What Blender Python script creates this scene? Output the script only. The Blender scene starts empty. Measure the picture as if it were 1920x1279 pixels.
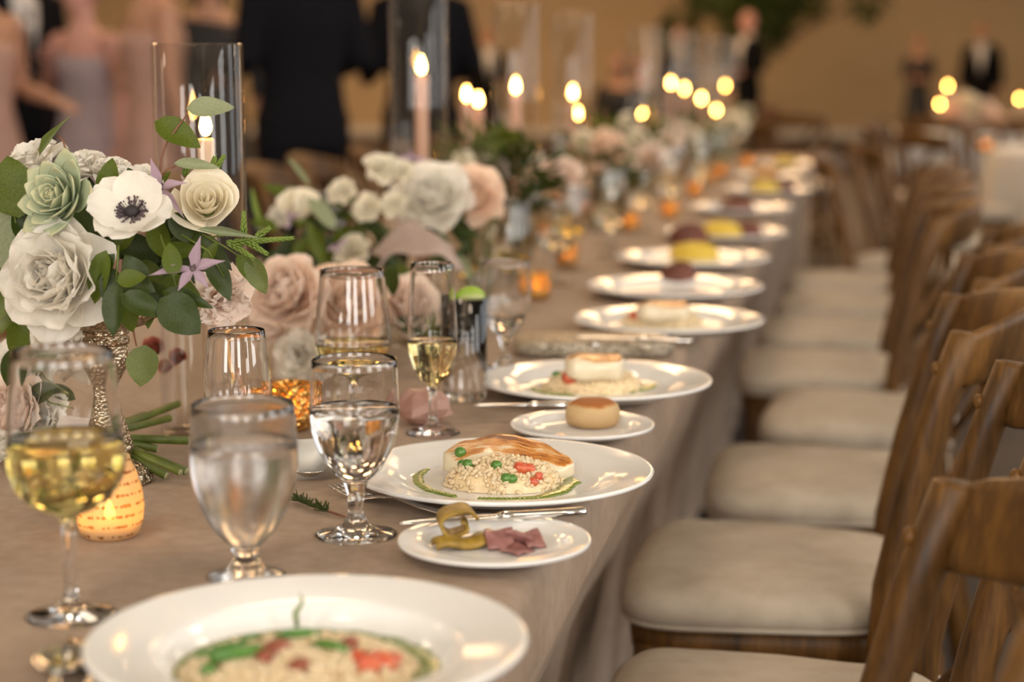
import bpy, math, random
from mathutils import Vector, Matrix, Quaternion, noise
random.seed(11)
S = bpy.context.scene
COL = S.collection
PI = math.pi
# ------------------------------------------------------------------ camera
FPX = 3400.0
CH = 1.16
YAW = math.atan(0.1978); PIT = math.atan(0.1504)
CAM = Vector((0, 0, CH))
FWD = Vector((-math.sin(YAW)*math.cos(PIT), math.cos(YAW)*math.cos(PIT), -math.sin(PIT)))
RGT = Vector((math.cos(YAW), math.sin(YAW), 0))
UPV = RGT.cross(FWD)
BCK = -FWD
cd = bpy.data.cameras.new('camera')
cam = bpy.data.objects.new('camera', cd); COL.objects.link(cam)
cam.location = CAM
cam.rotation_euler = (PI/2 - PIT, 0, YAW)
cd.sensor_width = 36; cd.lens = FPX/1920*36
cd.clip_start = .05; cd.clip_end = 100
cd.dof.use_dof = True; cd.dof.focus_distance = 1.76; cd.dof.aperture_fstop = 3.1
S.camera = cam
def ray(px, py): return FWD + RGT*((px-960)/FPX) + UPV*((639.5-py)/FPX)
def W(px, py, d): return CAM + ray(px, py)*d                 # a point at depth d along the view axis
def PZ(px, py, z):                                           # the point of a level plane behind a pixel
    r = ray(px, py); return CAM + r*((z-CH)/r.z)
def depth(p): return (Vector(p)-CAM).dot(FWD)
# ------------------------------------------------------------------ world, lights, exposure
w = bpy.data.worlds.new('world'); S.world = w; w.use_nodes = True
w.node_tree.nodes['Background'].inputs[0].default_value = (.75, .85, 1, 1)
w.node_tree.nodes['Background'].inputs[1].default_value = .6
S.view_settings.view_transform = 'Standard'; S.view_settings.look = 'None'
S.view_settings.gamma = 1; S.view_settings.use_curve_mapping = False
S.view_settings.exposure = 0.24
S.cycles.use_denoising = True
S.cycles.sample_clamp_indirect = 6
S.cycles.max_bounces = 11; S.cycles.transmission_bounces = 11; S.cycles.transparent_max_bounces = 20
def area(name, loc, rot, sx, sy, power, col):
    l = bpy.data.lights.new(name, 'AREA'); l.shape = 'RECTANGLE'; l.size = sx; l.size_y = sy
    l.energy = power; l.color = col
    o = bpy.data.objects.new(name, l); COL.objects.link(o); o.location = loc; o.rotation_euler = rot
    return o
WIN_Y = (-2.2, 1.2, 4.6, 8.0, 11.4, 14.8)
for i, y in enumerate(WIN_Y):                                # daylight in the windows of the right-hand wall
    area('window_daylight', (5.38, y, 2.5), (0, PI/2, 0), 2.8, 1.6, (120, 80, 40, 40, 40, 40)[i], (1, .96, .90) if i < 2 else (.94, .97, 1.0))
ADDED_WIN_X = (-3.4, -.2, 3.0)
for x in ADDED_WIN_X:                                              # unseen windows added behind the viewer to brighten the flowers from the front
    area('window_daylight', (x, -5.28, 2.5), (PI/2, 0, 0), 1.6, 2.8, 135, (1, .95, .88))
# ------------------------------------------------------------------ materials
MATS = {}
def nodes(name):
    m = bpy.data.materials.new(name); m.use_nodes = True
    nt = m.node_tree; b = nt.nodes['Principled BSDF']
    MATS[name] = m
    return m, nt, b
def ramp(nt, stops):
    r = nt.nodes.new('ShaderNodeValToRGB'); e = r.color_ramp.elements
    while len(e) < len(stops): e.new(.5)
    for k, (p, c) in enumerate(stops): e[k].position = p; e[k].color = (*c, 1)
    return r
def coords(nt, scale=(1, 1, 1), which='Object'):
    t = nt.nodes.new('ShaderNodeTexCoord'); mp = nt.nodes.new('ShaderNodeMapping')
    mp.inputs['Scale'].default_value = scale
    nt.links.new(t.outputs[which], mp.inputs[0]); return mp.outputs[0]
def noise_tex(nt, co, scale, detail=3, rough=.5):
    n = nt.nodes.new('ShaderNodeTexNoise'); n.inputs['Scale'].default_value = scale
    n.inputs['Detail'].default_value = detail; n.inputs['Roughness'].default_value = rough
    nt.links.new(co, n.inputs['Vector']); return n
def bump(nt, b, src, strength, dist=.002):
    bp = nt.nodes.new('ShaderNodeBump'); bp.inputs['Strength'].default_value = strength
    bp.inputs['Distance'].default_value = dist
    nt.links.new(src, bp.inputs['Height']); nt.links.new(bp.outputs[0], b.inputs['Normal'])
def mat(name, c1, c2=None, scale=20, rough=.5, metal=0, bmp=0, bscale=None, sub=0, trans=0, coat=0, spec=.5, stretch=(1, 1, 1), dist=.002):
    """principled material whose colour varies by noise between c1 and c2; trans mixes in a translucent lobe"""
    m, nt, b = nodes(name)
    b.inputs['Roughness'].default_value = rough; b.inputs['Metallic'].default_value = metal
    b.inputs['Coat Weight'].default_value = coat; b.inputs['Specular IOR Level'].default_value = spec
    co = coords(nt, stretch)
    c2 = c2 or c1
    n = noise_tex(nt, co, scale)
    r = ramp(nt, [(.35, c1), (.68, c2)])
    nt.links.new(n.outputs[0], r.inputs[0]); nt.links.new(r.outputs[0], b.inputs['Base Color'])
    if bmp:
        n2 = noise_tex(nt, co, bscale or scale*3, 4)
        bump(nt, b, n2.outputs[0], bmp, dist)
    if sub:
        b.inputs['Subsurface Weight'].default_value = sub; b.inputs['Subsurface Radius'].default_value = (.01, .006, .003)
    if trans:
        tr = nt.nodes.new('ShaderNodeBsdfTranslucent'); nt.links.new(r.outputs[0], tr.inputs[0])
        mx = nt.nodes.new('ShaderNodeMixShader'); mx.inputs[0].default_value = trans
        nt.links.new(b.outputs[0], mx.inputs[1]); nt.links.new(tr.outputs[0], mx.inputs[2])
        nt.links.new(mx.outputs[0], nt.nodes['Material Output'].inputs[0])
    return m
def emit(name, col, strength):
    m = bpy.data.materials.new(name); m.use_nodes = True; nt = m.node_tree; nt.nodes.clear()
    o = nt.nodes.new('ShaderNodeOutputMaterial'); e = nt.nodes.new('ShaderNodeEmission')
    e.inputs[0].default_value = (*col, 1); e.inputs[1].default_value = strength
    nt.links.new(e.outputs[0], o.inputs[0]); MATS[name] = m; return m
def thin_glass(name, tint=(.97, .97, .96), gloss=1.0):
    m = bpy.data.materials.new(name); m.use_nodes = True; nt = m.node_tree; nt.nodes.clear()
    o = nt.nodes.new('ShaderNodeOutputMaterial'); t = nt.nodes.new('ShaderNodeBsdfTransparent')
    t.inputs[0].default_value = (*tint, 1)
    g = nt.nodes.new('ShaderNodeBsdfGlossy'); g.inputs['Roughness'].default_value = .02
    lw = nt.nodes.new('ShaderNodeLayerWeight')                # Schlick reflectance, the same from both faces of the wall
    f = nt.nodes.new('ShaderNodeMath'); f.operation = 'POWER'; f.inputs[1].default_value = 5
    nt.links.new(lw.outputs['Facing'], f.inputs[0])
    mu = nt.nodes.new('ShaderNodeMath'); mu.operation = 'MULTIPLY_ADD'; mu.inputs[1].default_value = .85*gloss; mu.inputs[2].default_value = .045*gloss; mu.use_clamp = True
    mx = nt.nodes.new('ShaderNodeMixShader')
    nt.links.new(f.outputs[0], mu.inputs[0]); nt.links.new(mu.outputs[0], mx.inputs[0])
    nt.links.new(t.outputs[0], mx.inputs[1]); nt.links.new(g.outputs[0], mx.inputs[2]); nt.links.new(mx.outputs[0], o.inputs[0])
    MATS[name] = m; return m
def glass(name, col=(1, 1, 1), ior=1.5, rough=0):
    m, nt, b = nodes(name)
    b.inputs['Base Color'].default_value = (*col, 1); b.inputs['Transmission Weight'].default_value = 1
    b.inputs['IOR'].default_value = ior; b.inputs['Roughness'].default_value = rough
    return m

mat('cloth', (.36, .272, .205), (.41, .315, .242), 60, .9, bmp=.35, bscale=900, spec=.12, dist=.0006)
mat('porcelain', (.82, .81, .79), (.84, .83, .81), 4, .10)
mat('cushion', (.43, .36, .28), (.48, .41, .325), 30, .92, bmp=.4, bscale=700, spec=.1, dist=.0006)
mat('piping', (.42, .365, .29), (.46, .40, .32), 30, .9, spec=.1)
mat('chrome', (.78, .76, .73), (.70, .68, .65), 30, .12, metal=1)
mat('dark_wood', (.05, .028, .014), (.09, .05, .025), 8, .5)
mat('card', (.72, .70, .64), (.75, .73, .67), 40, .8)
glass('glass'); glass('frosty_glass', (1, 1, 1), 1.5, .16); glass('water', (1, 1, 1), 1.33); glass('wine', (.96, .83, .34), 1.34); glass('sparkling', (.97, .86, .50), 1.34)
thin_glass('vase_glass', (.975, .97, .96), .8)
thin_glass('far_glass', (.93, .92, .89), 1.1)
emit('flame', (1, .45, .095), 72)
emit('flame_base', (.5, .5, 1), 1.2)
emit('lamp_warm', (1, .80, .58), 14)
emit('amber_fill', (1, .60, .29), 15)
emit('added_sconce_glow', (1, .58, .24), 160)
mat('wax', (.80, .66, .50), (.84, .70, .55), 10, .5, trans=.35)
mat('wax_blush', (.72, .46, .34), (.76, .5, .38), 10, .5, trans=.25)
mat('wick', (.03, .02, .02))
mat('petal_white', (.90, .86, .78), (.94, .91, .84), 25, .6, trans=.42, spec=.15)
mat('petal_ivory', (.90, .84, .68), (.93, .88, .75), 25, .6, trans=.42, spec=.15)
mat('petal_blush', (.93, .77, .66), (.96, .87, .79), 14, .6, trans=.45, spec=.15)
mat('petal_peach', (.93, .72, .56), (.96, .82, .69), 14, .6, trans=.45, spec=.15)
mat('petal_lilac', (.36, .25, .33), (.52, .40, .46), 40, .6, trans=.3, spec=.15, stretch=(6, 1, 1))
mat('petal_red', (.45, .13, .09), (.55, .2, .14), 60, .7, trans=.15)
mat('anemone_black', (.012, .010, .012), (.03, .022, .02), 60, .7)
mat('anther', (.05, .035, .045), (.12, .08, .08), 80, .8)
mat('leaf_dark', (.020, .036, .002), (.042, .064, .005), 30, .42, trans=.2, bmp=.1, bscale=120, spec=.35)
mat('leaf_mid', (.07, .10, .006), (.11, .145, .012), 30, .5, trans=.3, spec=.3)
mat('leaf_olive', (.10, .13, .025), (.15, .18, .04), 30, .55, trans=.25)
mat('leaf_grey', (.23, .26, .14), (.29, .32, .19), 20, .6, trans=.2, spec=.3)
mat('leaf_spring', (.16, .24, .03), (.24, .32, .06), 40, .55, trans=.3)
mat('stem_green', (.07, .095, .008), (.12, .15, .016), 40, .5, bmp=.3, bscale=90)
mat('stem_cut', (.35, .33, .17), (.42, .4, .22), 60, .8)
mat('stem_red', (.16, .06, .03), (.2, .09, .04), 60, .6)
mat('ribbon', (.72, .62, .58), (.78, .68, .63), 20, .4, trans=.15)
mat('napkin', (.36, .27, .23), (.40, .31, .27), 60, .9, bmp=.3, bscale=600, spec=.1, dist=.0005)
mat('rock', (.50, .28, .22), (.60, .38, .31), 20, .35, trans=.3, bmp=.4, bscale=50)
mat('rice', (.92, .77, .50), (.95, .84, .62), 120, .4, trans=.35, coat=.15)
mat('risotto_cream', (.82, .64, .38), (.88, .73, .48), 90, .35, bmp=.5, bscale=250, coat=.2)
mat('herb_sauce', (.14, .20, .015), (.20, .26, .03), 90, .25, coat=.5, bmp=.2, bscale=300)
mat('pea', (.045, .15, .015), (.09, .22, .03), 80, .3, coat=.3)
mat('tomato', (.50, .06, .02), (.62, .16, .07), 120, .35, coat=.2)
mat('bacon', (.20, .045, .02), (.34, .11, .06), 90, .5)
mat('lime', (.22, .36, .02), (.32, .45, .05), 40, .4)
mat('lime_flesh', (.55, .62, .22), (.62, .68, .3), 60, .4, trans=.3)
mat('crust', (.10, .028, .016), (.17, .05, .028), 30, .6, bmp=.4, bscale=120)
mat('lemon_sorbet', (.62, .42, .035), (.68, .48, .06), 60, .6, bmp=.4, bscale=150)
mat('meat', (.22, .085, .075), (.36, .17, .15), 70, .45, coat=.2)
mat('peel', (.20, .12, .012), (.36, .22, .03), 90, .45, bmp=.5, bscale=200)
mat('rind_inside', (.45, .35, .20), (.5, .4, .24), 70, .7)
mat('orange_food', (.55, .24, .03), (.62, .3, .05), 50, .6)
mat('pink_linen', (.45, .30, .25), (.48, .33, .28), 50, .9)
mat('pale_cloth', (.55, .56, .56), (.6, .61, .61), 30, .9)
mat('skin', (.42, .21, .13), (.46, .24, .15), 6, .55, sub=.0)
mat('skin_pink', (.55, .27, .21), (.58, .3, .24), 6, .55)
mat('suit', (.006, .006, .008), (.009, .008, .011), 40, .9, spec=.08)
mat('suit_black', (.005, .005, .005), (.007, .007, .007), 40, .9, spec=.08)
mat('shirt', (.62, .6, .58), (.66, .64, .62), 20, .8)
mat('lavender', (.34, .27, .29), (.40, .32, .34), 12, .7, bmp=.3, bscale=40)
mat('dress_black', (.012, .011, .012), (.016, .015, .016), 12, .7)
mat('dress_rose', (.38, .22, .17), (.42, .25, .2), 12, .7)
mat('hair_dark', (.012, .008, .006), (.03, .018, .012), 60, .6)
mat('hair_brown', (.06, .028, .013), (.1, .05, .025), 60, .6)
mat('hair_grey', (.2, .17, .15), (.25, .22, .2), 60, .6)
mat('shoe', (.01, .01, .01), (.014, .014, .014), 30, .3)
mat('wall', (.52, .40, .25), (.55, .43, .27), 2, .9, bmp=.15, bscale=60)
mat('wall_white', (.45, .39, .31), (.48, .42, .34), 2, .9, bmp=.15, bscale=60)
mat('ceiling', (.40, .35, .28), (.43, .38, .31), 2, .9)
mat('floor', (.022, .014, .011), (.045, .028, .021), 12, .6, bmp=.3, bscale=40)
mat('white_paint', (.7, .69, .66), (.73, .72, .69), 6, .5)
mat('terracotta', (.3, .16, .1), (.34, .2, .13), 10, .8)
mat('bark', (.06, .04, .025), (.1, .07, .045), 20, .9, bmp=.6)
mat('tree_leaf', (.02, .05, .008), (.07, .10, .015), 3, .6, trans=.25)

def make_wood():
    m, nt, b = nodes('chair_wood')
    b.inputs['Roughness'].default_value = .45; b.inputs['Specular IOR Level'].default_value = .35
    co = coords(nt, (3, 3, .6))
    n = noise_tex(nt, co, 7, 5, .65)
    co2 = coords(nt, (40, 40, 3)); n2 = noise_tex(nt, co2, 5, 4)
    mx = nt.nodes.new('ShaderNodeMath'); mx.operation = 'MULTIPLY_ADD'; mx.inputs[1].default_value = .35
    nt.links.new(n2.outputs[0], mx.inputs[0]); nt.links.new(n.outputs[0], mx.inputs[2])
    r = ramp(nt, [(.42, (.030, .013, .003)), (.62, (.085, .037, .007)), (.85, (.19, .085, .016))])
    nt.links.new(mx.outputs[0], r.inputs[0]); nt.links.new(r.outputs[0], b.inputs['Base Color'])
    bump(nt, b, n2.outputs[0], .25, .001)
make_wood()
def make_fish():
    m, nt, b = nodes('fish')
    b.inputs['Roughness'].default_value = .35; b.inputs['Coat Weight'].default_value = .3
    t = nt.nodes.new('ShaderNodeTexCoord'); geo = nt.nodes.new('ShaderNodeSeparateXYZ')
    nt.links.new(t.outputs['Normal'], geo.inputs[0])
    n = noise_tex(nt, coords(nt, (14, 60, 14)), 1.6, 5, .7)
    add = nt.nodes.new('ShaderNodeMath'); add.operation = 'MULTIPLY_ADD'; add.inputs[1].default_value = 1.5
    nt.links.new(n.outputs[0], add.inputs[0]); nt.links.new(geo.outputs[2], add.inputs[2])
    r = ramp(nt, [(.30, (.72, .62, .44)), (.80, (.76, .66, .47)), (.89, (.62, .27, .05)), (.97, (.42, .13, .02)), (1, (.16, .045, .012))])
    sc = nt.nodes.new('ShaderNodeMath'); sc.operation = 'MULTIPLY'; sc.inputs[1].default_value = .535
    nt.links.new(add.outputs[0], sc.inputs[0]); nt.links.new(sc.outputs[0], r.inputs[0])
    nt.links.new(r.outputs[0], b.inputs['Base Color'])
    n2 = noise_tex(nt, coords(nt, (30, 120, 60)), 2, 4); bump(nt, b, n2.outputs[0], .35, .002)
make_fish()
def make_bread():
    m, nt, b = nodes('bread')
    b.inputs['Roughness'].default_value = .7
    t = nt.nodes.new('ShaderNodeTexCoord'); s = nt.nodes.new('ShaderNodeSeparateXYZ')
    nt.links.new(t.outputs['Generated'], s.inputs[0])
    n = noise_tex(nt, coords(nt, (1, 1, 1)), 60, 4)
    a = nt.nodes.new('ShaderNodeMath'); a.operation = 'MULTIPLY_ADD'; a.inputs[1].default_value = .25
    nt.links.new(n.outputs[0], a.inputs[0]); nt.links.new(s.outputs[2], a.inputs[2])
    r = ramp(nt, [(.25, (.40, .25, .11)), (.9, (.55, .38, .19)), (1.0, (.42, .17, .04)), (1.0, (.34, .11, .022))])
    r.color_ramp.elements[2].position = .98
    nt.links.new(a.outputs[0], r.inputs[0]); nt.links.new(r.outputs[0], b.inputs['Base Color'])
    bump(nt, b, n.outputs[0], .5, .003)
make_bread()
def make_succulent():
    m, nt, b = nodes('succulent')
    b.inputs['Roughness'].default_value = .55
    t = nt.nodes.new('ShaderNodeTexCoord'); s = nt.nodes.new('ShaderNodeSeparateXYZ')
    nt.links.new(t.outputs['Generated'], s.inputs[0])
    r = ramp(nt, [(.2, (.28, .34, .19)), (.75, (.37, .42, .27)), (1, (.48, .46, .27))])
    nt.links.new(s.outputs[1], r.inputs[0]); nt.links.new(r.outputs[0], b.inputs['Base Color'])
make_succulent()
def make_mercury():
    m, nt, b = nodes('mercury_glass')
    b.inputs['Metallic'].default_value = .85; b.inputs['Roughness'].default_value = .2
    co = coords(nt)
    v = nt.nodes.new('ShaderNodeTexVoronoi'); v.inputs['Scale'].default_value = 260
    nt.links.new(co, v.inputs['Vector'])
    r = ramp(nt, [(.2, (.62, .52, .38)), (.7, (.30, .22, .14))])
    nt.links.new(v.outputs[0], r.inputs[0]); nt.links.new(r.outputs[0], b.inputs['Base Color'])
    bump(nt, b, v.outputs[0], .9, .002)
make_mercury()
def make_script_votive():
    m, nt, b = nodes('script_votive')
    b.inputs['Roughness'].default_value = .3
    br = noise_tex(nt, coords(nt, (300, 300, 70)), 1, 2, .5)
    ro = nt.nodes.new('ShaderNodeTexWave'); ro.bands_direction = 'Z'; ro.inputs['Scale'].default_value = 34
    nt.links.new(coords(nt), ro.inputs['Vector'])
    mu = nt.nodes.new('ShaderNodeMath'); mu.operation = 'MULTIPLY'
    nt.links.new(br.outputs[0], mu.inputs[0]); nt.links.new(ro.outputs['Fac'], mu.inputs[1])
    r = ramp(nt, [(.44, (.95, .82, .56)), (.50, (.40, .20, .07))])
    nt.links.new(mu.outputs[0], r.inputs[0]); nt.links.new(r.outputs[0], b.inputs['Base Color'])
    tr = nt.nodes.new('ShaderNodeBsdfTranslucent'); nt.links.new(r.outputs[0], tr.inputs[0])
    tp = nt.nodes.new('ShaderNodeBsdfTransparent'); tp.inputs[0].default_value = (1, .9, .7, 1)
    mx = nt.nodes.new('ShaderNodeMixShader'); mx.inputs[0].default_value = .7
    nt.links.new(b.outputs[0], mx.inputs[1]); nt.links.new(tr.outputs[0], mx.inputs[2])
    m2 = nt.nodes.new('ShaderNodeMixShader'); m2.inputs[0].default_value = .18
    nt.links.new(mx.outputs[0], m2.inputs[1]); nt.links.new(tp.outputs[0], m2.inputs[2])
    nt.links.new(m2.outputs[0], nt.nodes['Material Output'].inputs[0])
make_script_votive()
def make_gold():
    m, nt, b = nodes('gold_glass')
    b.inputs['Metallic'].default_value = .8; b.inputs['Roughness'].default_value = .15
    v = nt.nodes.new('ShaderNodeTexVoronoi'); v.inputs['Scale'].default_value = 230
    nt.links.new(coords(nt), v.inputs['Vector'])
    b.inputs['Base Color'].default_value = (.62, .36, .10, 1)
    bump(nt, b, v.outputs[0], 1, .003)
    tr = nt.nodes.new('ShaderNodeBsdfTranslucent'); tr.inputs[0].default_value = (1, .62, .18, 1)
    tp = nt.nodes.new('ShaderNodeBsdfTransparent'); tp.inputs[0].default_value = (1, .72, .3, 1)
    m0 = nt.nodes.new('ShaderNodeMixShader'); m0.inputs[0].default_value = .35
    nt.links.new(tr.outputs[0], m0.inputs[1]); nt.links.new(tp.outputs[0], m0.inputs[2])
    r = ramp(nt, [(.25, (.85, .85, .85)), (.5, (.08, .08, .08))])
    nt.links.new(v.outputs[0], r.inputs[0])
    mx = nt.nodes.new('ShaderNodeMixShader'); nt.links.new(r.outputs[0], mx.inputs[0])
    nt.links.new(b.outputs[0], mx.inputs[1]); nt.links.new(m0.outputs[0], mx.inputs[2])
    nt.links.new(mx.outputs[0], nt.nodes['Material Output'].inputs[0])
make_gold()
def make_glitter():
    m, nt, b = nodes('glitter')
    b.inputs['Metallic'].default_value = .7; b.inputs['Roughness'].default_value = .3
    v = nt.nodes.new('ShaderNodeTexVoronoi'); v.inputs['Scale'].default_value = 260
    nt.links.new(coords(nt), v.inputs['Vector'])
    hs = nt.nodes.new('ShaderNodeValToRGB'); e = hs.color_ramp.elements
    e[0].color = (.10, .07, .04, 1); e[1].color = (.85, .76, .60, 1)
    nt.links.new(v.outputs['Color'], hs.inputs[0]); nt.links.new(hs.outputs[0], b.inputs['Base Color'])
    bump(nt, b, v.outputs[0], 1, .003)
make_glitter()

# ------------------------------------------------------------------ mesh builder
class MB:
    def __init__(s): s.v = []; s.f = []; s.m = []
    def add(s, vs, fs, mi=0, M=None):
        o = len(s.v)
        s.v += [tuple(M @ Vector(p)) if M is not None else tuple(p) for p in vs]
        s.f += [tuple(i+o for i in f) for f in fs]; s.m += [mi]*len(fs); return s
    def lathe(s, prof, n=32, M=None, mi=0, closed=False, flute=None):
        vs, fs = [], []; k = len(prof)
        for j in range(n):
            a = 2*PI*j/n
            for (r, z) in prof:
                q = r*(1 + flute(a, z)) if flute else r
                vs.append((q*math.cos(a), q*math.sin(a), z))
        for j in range(n):
            j2 = (j+1) % n
            for i in range(k if closed else k-1):
                i2 = (i+1) % k
                fs.append((j*k+i, j2*k+i, j2*k+i2, j*k+i2))
        return s.add(vs, fs, mi, M)
    def loft(s, rings, cap=True, mi=0, M=None):
        n = len(rings[0]); vs = [p for r in rings for p in r]; fs = []
        for i in range(len(rings)-1):
            for j in range(n):
                j2 = (j+1) % n; fs.append((i*n+j, i*n+j2, (i+1)*n+j2, (i+1)*n+j))
        if cap:
            fs.append(tuple(range(n-1, -1, -1))); fs.append(tuple(range((len(rings)-1)*n, len(rings)*n)))
        return s.add(vs, fs, mi, M)
    def tube(s, pts, rad, n=8, mi=0, M=None, sq=None, up=None, cap=True):
        """tube along pts; rad a number or list; sq=(a,b) flattens the cross-section"""
        pts = [Vector(p) for p in pts]; m = len(pts)
        rad = rad if isinstance(rad, (list, tuple)) else [rad]*m
        rings = []; prev = Vector(up) if up else None
        for i, p in enumerate(pts):
            t = (pts[min(i+1, m-1)]-pts[max(i-1, 0)])
            t = t.normalized() if t.length > 1e-9 else Vector((0, 0, 1))
            if prev is None:
                prev = t.orthogonal()
            u = (prev - t*prev.dot(t)); u = u.normalized() if u.length > 1e-6 else t.orthogonal().normalized()
            prev = u if not up else Vector(up)
            vv = t.cross(u)
            a, b = sq or (1, 1)
            rings.append([p + (u*math.cos(2*PI*k/n)*a + vv*math.sin(2*PI*k/n)*b)*rad[i] for k in range(n)])
        return s.loft(rings, cap, mi, M)
    def ball(s, c, r, M=None, mi=0, nu=12, nv=8):
        r = r if isinstance(r, (tuple, list)) else (r, r, r)
        vs = [(c[0], c[1], c[2]-r[2])]; fs = []
        for i in range(1, nv):
            ph = -PI/2 + PI*i/nv
            for j in range(nu):
                a = 2*PI*j/nu
                vs.append((c[0]+r[0]*math.cos(ph)*math.cos(a), c[1]+r[1]*math.cos(ph)*math.sin(a), c[2]+r[2]*math.sin(ph)))
        vs.append((c[0], c[1], c[2]+r[2]))
        for j in range(nu): fs.append((0, 1+(j+1) % nu, 1+j))
        for i in range(nv-2):
            for j in range(nu):
                a = 1+i*nu+j; b = 1+i*nu+(j+1) % nu; fs.append((a, b, b+nu, a+nu))
        t = len(vs)-1; o = 1+(nv-2)*nu
        for j in range(nu): fs.append((o+j, o+(j+1) % nu, t))
        return s.add(vs, fs, mi, M)
    def box(s, c, h, M=None, mi=0, bev=0):
        x, y, z = h; b = min(bev, x*.9, y*.9, z*.9)
        if not b:
            vs = [(c[0]+i*x, c[1]+j*y, c[2]+k*z) for i in (-1, 1) for j in (-1, 1) for k in (-1, 1)]
            fs = [(0, 1, 3, 2), (4, 6, 7, 5), (0, 4, 5, 1), (2, 3, 7, 6), (0, 2, 6, 4), (1, 5, 7, 3)]
            return s.add(vs, fs, mi, M)
        def rr(hx, hy, z): return [(c[0]+sx*hx, c[1]+sy*hy, z) for sx, sy in ()]
        rings = []
        for (ins, zz) in ((b, -z), (0, -z+b), (0, z-b), (b, z)):
            hx, hy = x-ins, y-ins
            rings.append([(c[0]+p, c[1]+q, c[2]+zz) for p, q in ((hx-b, -hy), (hx, -hy+b), (hx, hy-b), (hx-b, hy), (-hx+b, hy), (-hx, hy-b), (-hx, -hy+b), (-hx+b, -hy))])
        return s.loft(rings, True, mi, M)
    def grid(s, fn, nu, nv, mi=0, M=None):
        vs = [fn(i/nu, j/nv) for j in range(nv+1) for i in range(nu+1)]
        fs = [(j*(nu+1)+i, j*(nu+1)+i+1, (j+1)*(nu+1)+i+1, (j+1)*(nu+1)+i) for j in range(nv) for i in range(nu)]
        return s.add(vs, fs, mi, M)
    def mesh(s, name, mats, smooth=True):
        me = bpy.data.meshes.new(name); me.from_pydata(s.v, [], s.f)
        for q in (mats if isinstance(mats, (list, tuple)) else [mats]): me.materials.append(MATS[q])
        if smooth: me.polygons.foreach_set('use_smooth', [True]*len(me.polygons))
        if any(s.m): me.polygons.foreach_set('material_index', s.m)
        me.update(); return me
def solid(me, t):       # give an open sheet a thickness
    import bmesh
    bm = bmesh.new(); bm.from_mesh(me); bmesh.ops.recalc_face_normals(bm, faces=bm.faces)
    bmesh.ops.solidify(bm, geom=bm.faces[:], thickness=t); bm.to_mesh(me); bm.free()
    me.polygons.foreach_set('use_smooth', [True]*len(me.polygons)); return me
def recalc(me):
    import bmesh
    bm = bmesh.new(); bm.from_mesh(me); bmesh.ops.recalc_face_normals(bm, faces=bm.faces); bm.to_mesh(me); bm.free(); return me
def obj(name, me, parent=None, M=None, **k):
    o = bpy.data.objects.new(name, me); COL.objects.link(o)
    if parent: o.parent = parent
    if M is not None: o.matrix_local = M
    for a, b in k.items(): o[a] = b
    return o
def tag(o, label, cat, group=None):
    o['label'] = label; o['category'] = cat
    if group: o['group'] = group
    return o
def thing(name, label, cat, M, group=None):
    o = bpy.data.objects.new(name, None); COL.objects.link(o); o.empty_display_size = .05
    o.matrix_world = M if isinstance(M, Matrix) else Matrix.Translation(M)
    return tag(o, label, cat, group)
def dup(root, M, label=None, group=None):
    r = root.copy(); COL.objects.link(r); r.matrix_world = M
    if label: r['label'] = label
    if group: r['group'] = group
    for ch in root.children:
        c = ch.copy(); COL.objects.link(c); c.parent = r
        for g in ch.children:
            e = g.copy(); COL.objects.link(e); e.parent = c
    return r
def struct(name, me, M=None):
    o = obj(name, me, None, M); o['kind'] = 'structure'; return o
def frame(pos, fwd, up=(0, 0, 1)):
    """matrix with local +Z along fwd and local +Y towards up"""
    z = Vector(fwd).normalized(); u = Vector(up); y = u - z*u.dot(z)
    y = y.normalized() if y.length > 1e-5 else z.orthogonal().normalized()
    x = y.cross(z)
    M = Matrix((x, y, z)).transposed().to_4x4(); M.translation = pos; return M
def cdir(x, y, z): return (RGT*x + UPV*y + BCK*z).normalized()     # right, up, towards the viewer
def RZ(p, a, s=1): return Matrix.Translation(p) @ Matrix.Rotation(a, 4, 'Z') @ Matrix.Scale(s, 4)

# ------------------------------------------------------------------ the room
TT = .75                                    # table height
X0, X1, Y0, Y1, HZ = -16.5, 5.6, -5.5, 31.0, 5.0
def slab(name, c, h, m): return struct(name, MB().box(c, h).mesh(name, m, False))
slab('floor', ((X0+X1)/2, (Y0+Y1)/2, -.06), ((X1-X0)/2+.2, (Y1-Y0)/2+.2, .06), 'floor')
slab('ceiling', ((X0+X1)/2, (Y0+Y1)/2, HZ+.06), ((X1-X0)/2+.2, (Y1-Y0)/2+.2, .06), 'ceiling')
slab('wall_far', ((X0+X1)/2, Y1+.1, HZ/2), ((X1-X0)/2+.2, .1, HZ/2), 'wall')
b = MB()                                    # wall behind the viewer, with openings for the three added windows
b.box(((X0+X1)/2, Y0-.1, .5), ((X1-X0)/2+.2, .1, .5)); b.box(((X0+X1)/2, Y0-.1, (4+HZ)/2), ((X1-X0)/2+.2, .1, (HZ-4)/2))
xs = [X0-.2]
for x in ADDED_WIN_X: xs += [x-.85, x+.85]
xs.append(X1+.2)
for k in range(0, len(xs), 2): b.box(((xs[k]+xs[k+1])/2, Y0-.1, 2.5), ((xs[k+1]-xs[k])/2, .1, 1.5))
struct('wall_near', b.mesh('wall_near', 'wall_white', False))
slab('wall_left', (X0-.1, (Y0+Y1)/2, HZ/2), (.1, (Y1-Y0)/2, HZ/2), 'wall')
b = MB()                                    # right wall with six window openings
b.box((X1+.1, (Y0+Y1)/2, .5), (.1, (Y1-Y0)/2, .5)); b.box((X1+.1, (Y0+Y1)/2, (4+HZ)/2), (.1, (Y1-Y0)/2, (HZ-4)/2))
ys = [Y0]
for y in WIN_Y: ys += [y-.85, y+.85]
ys.append(Y1)
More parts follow.
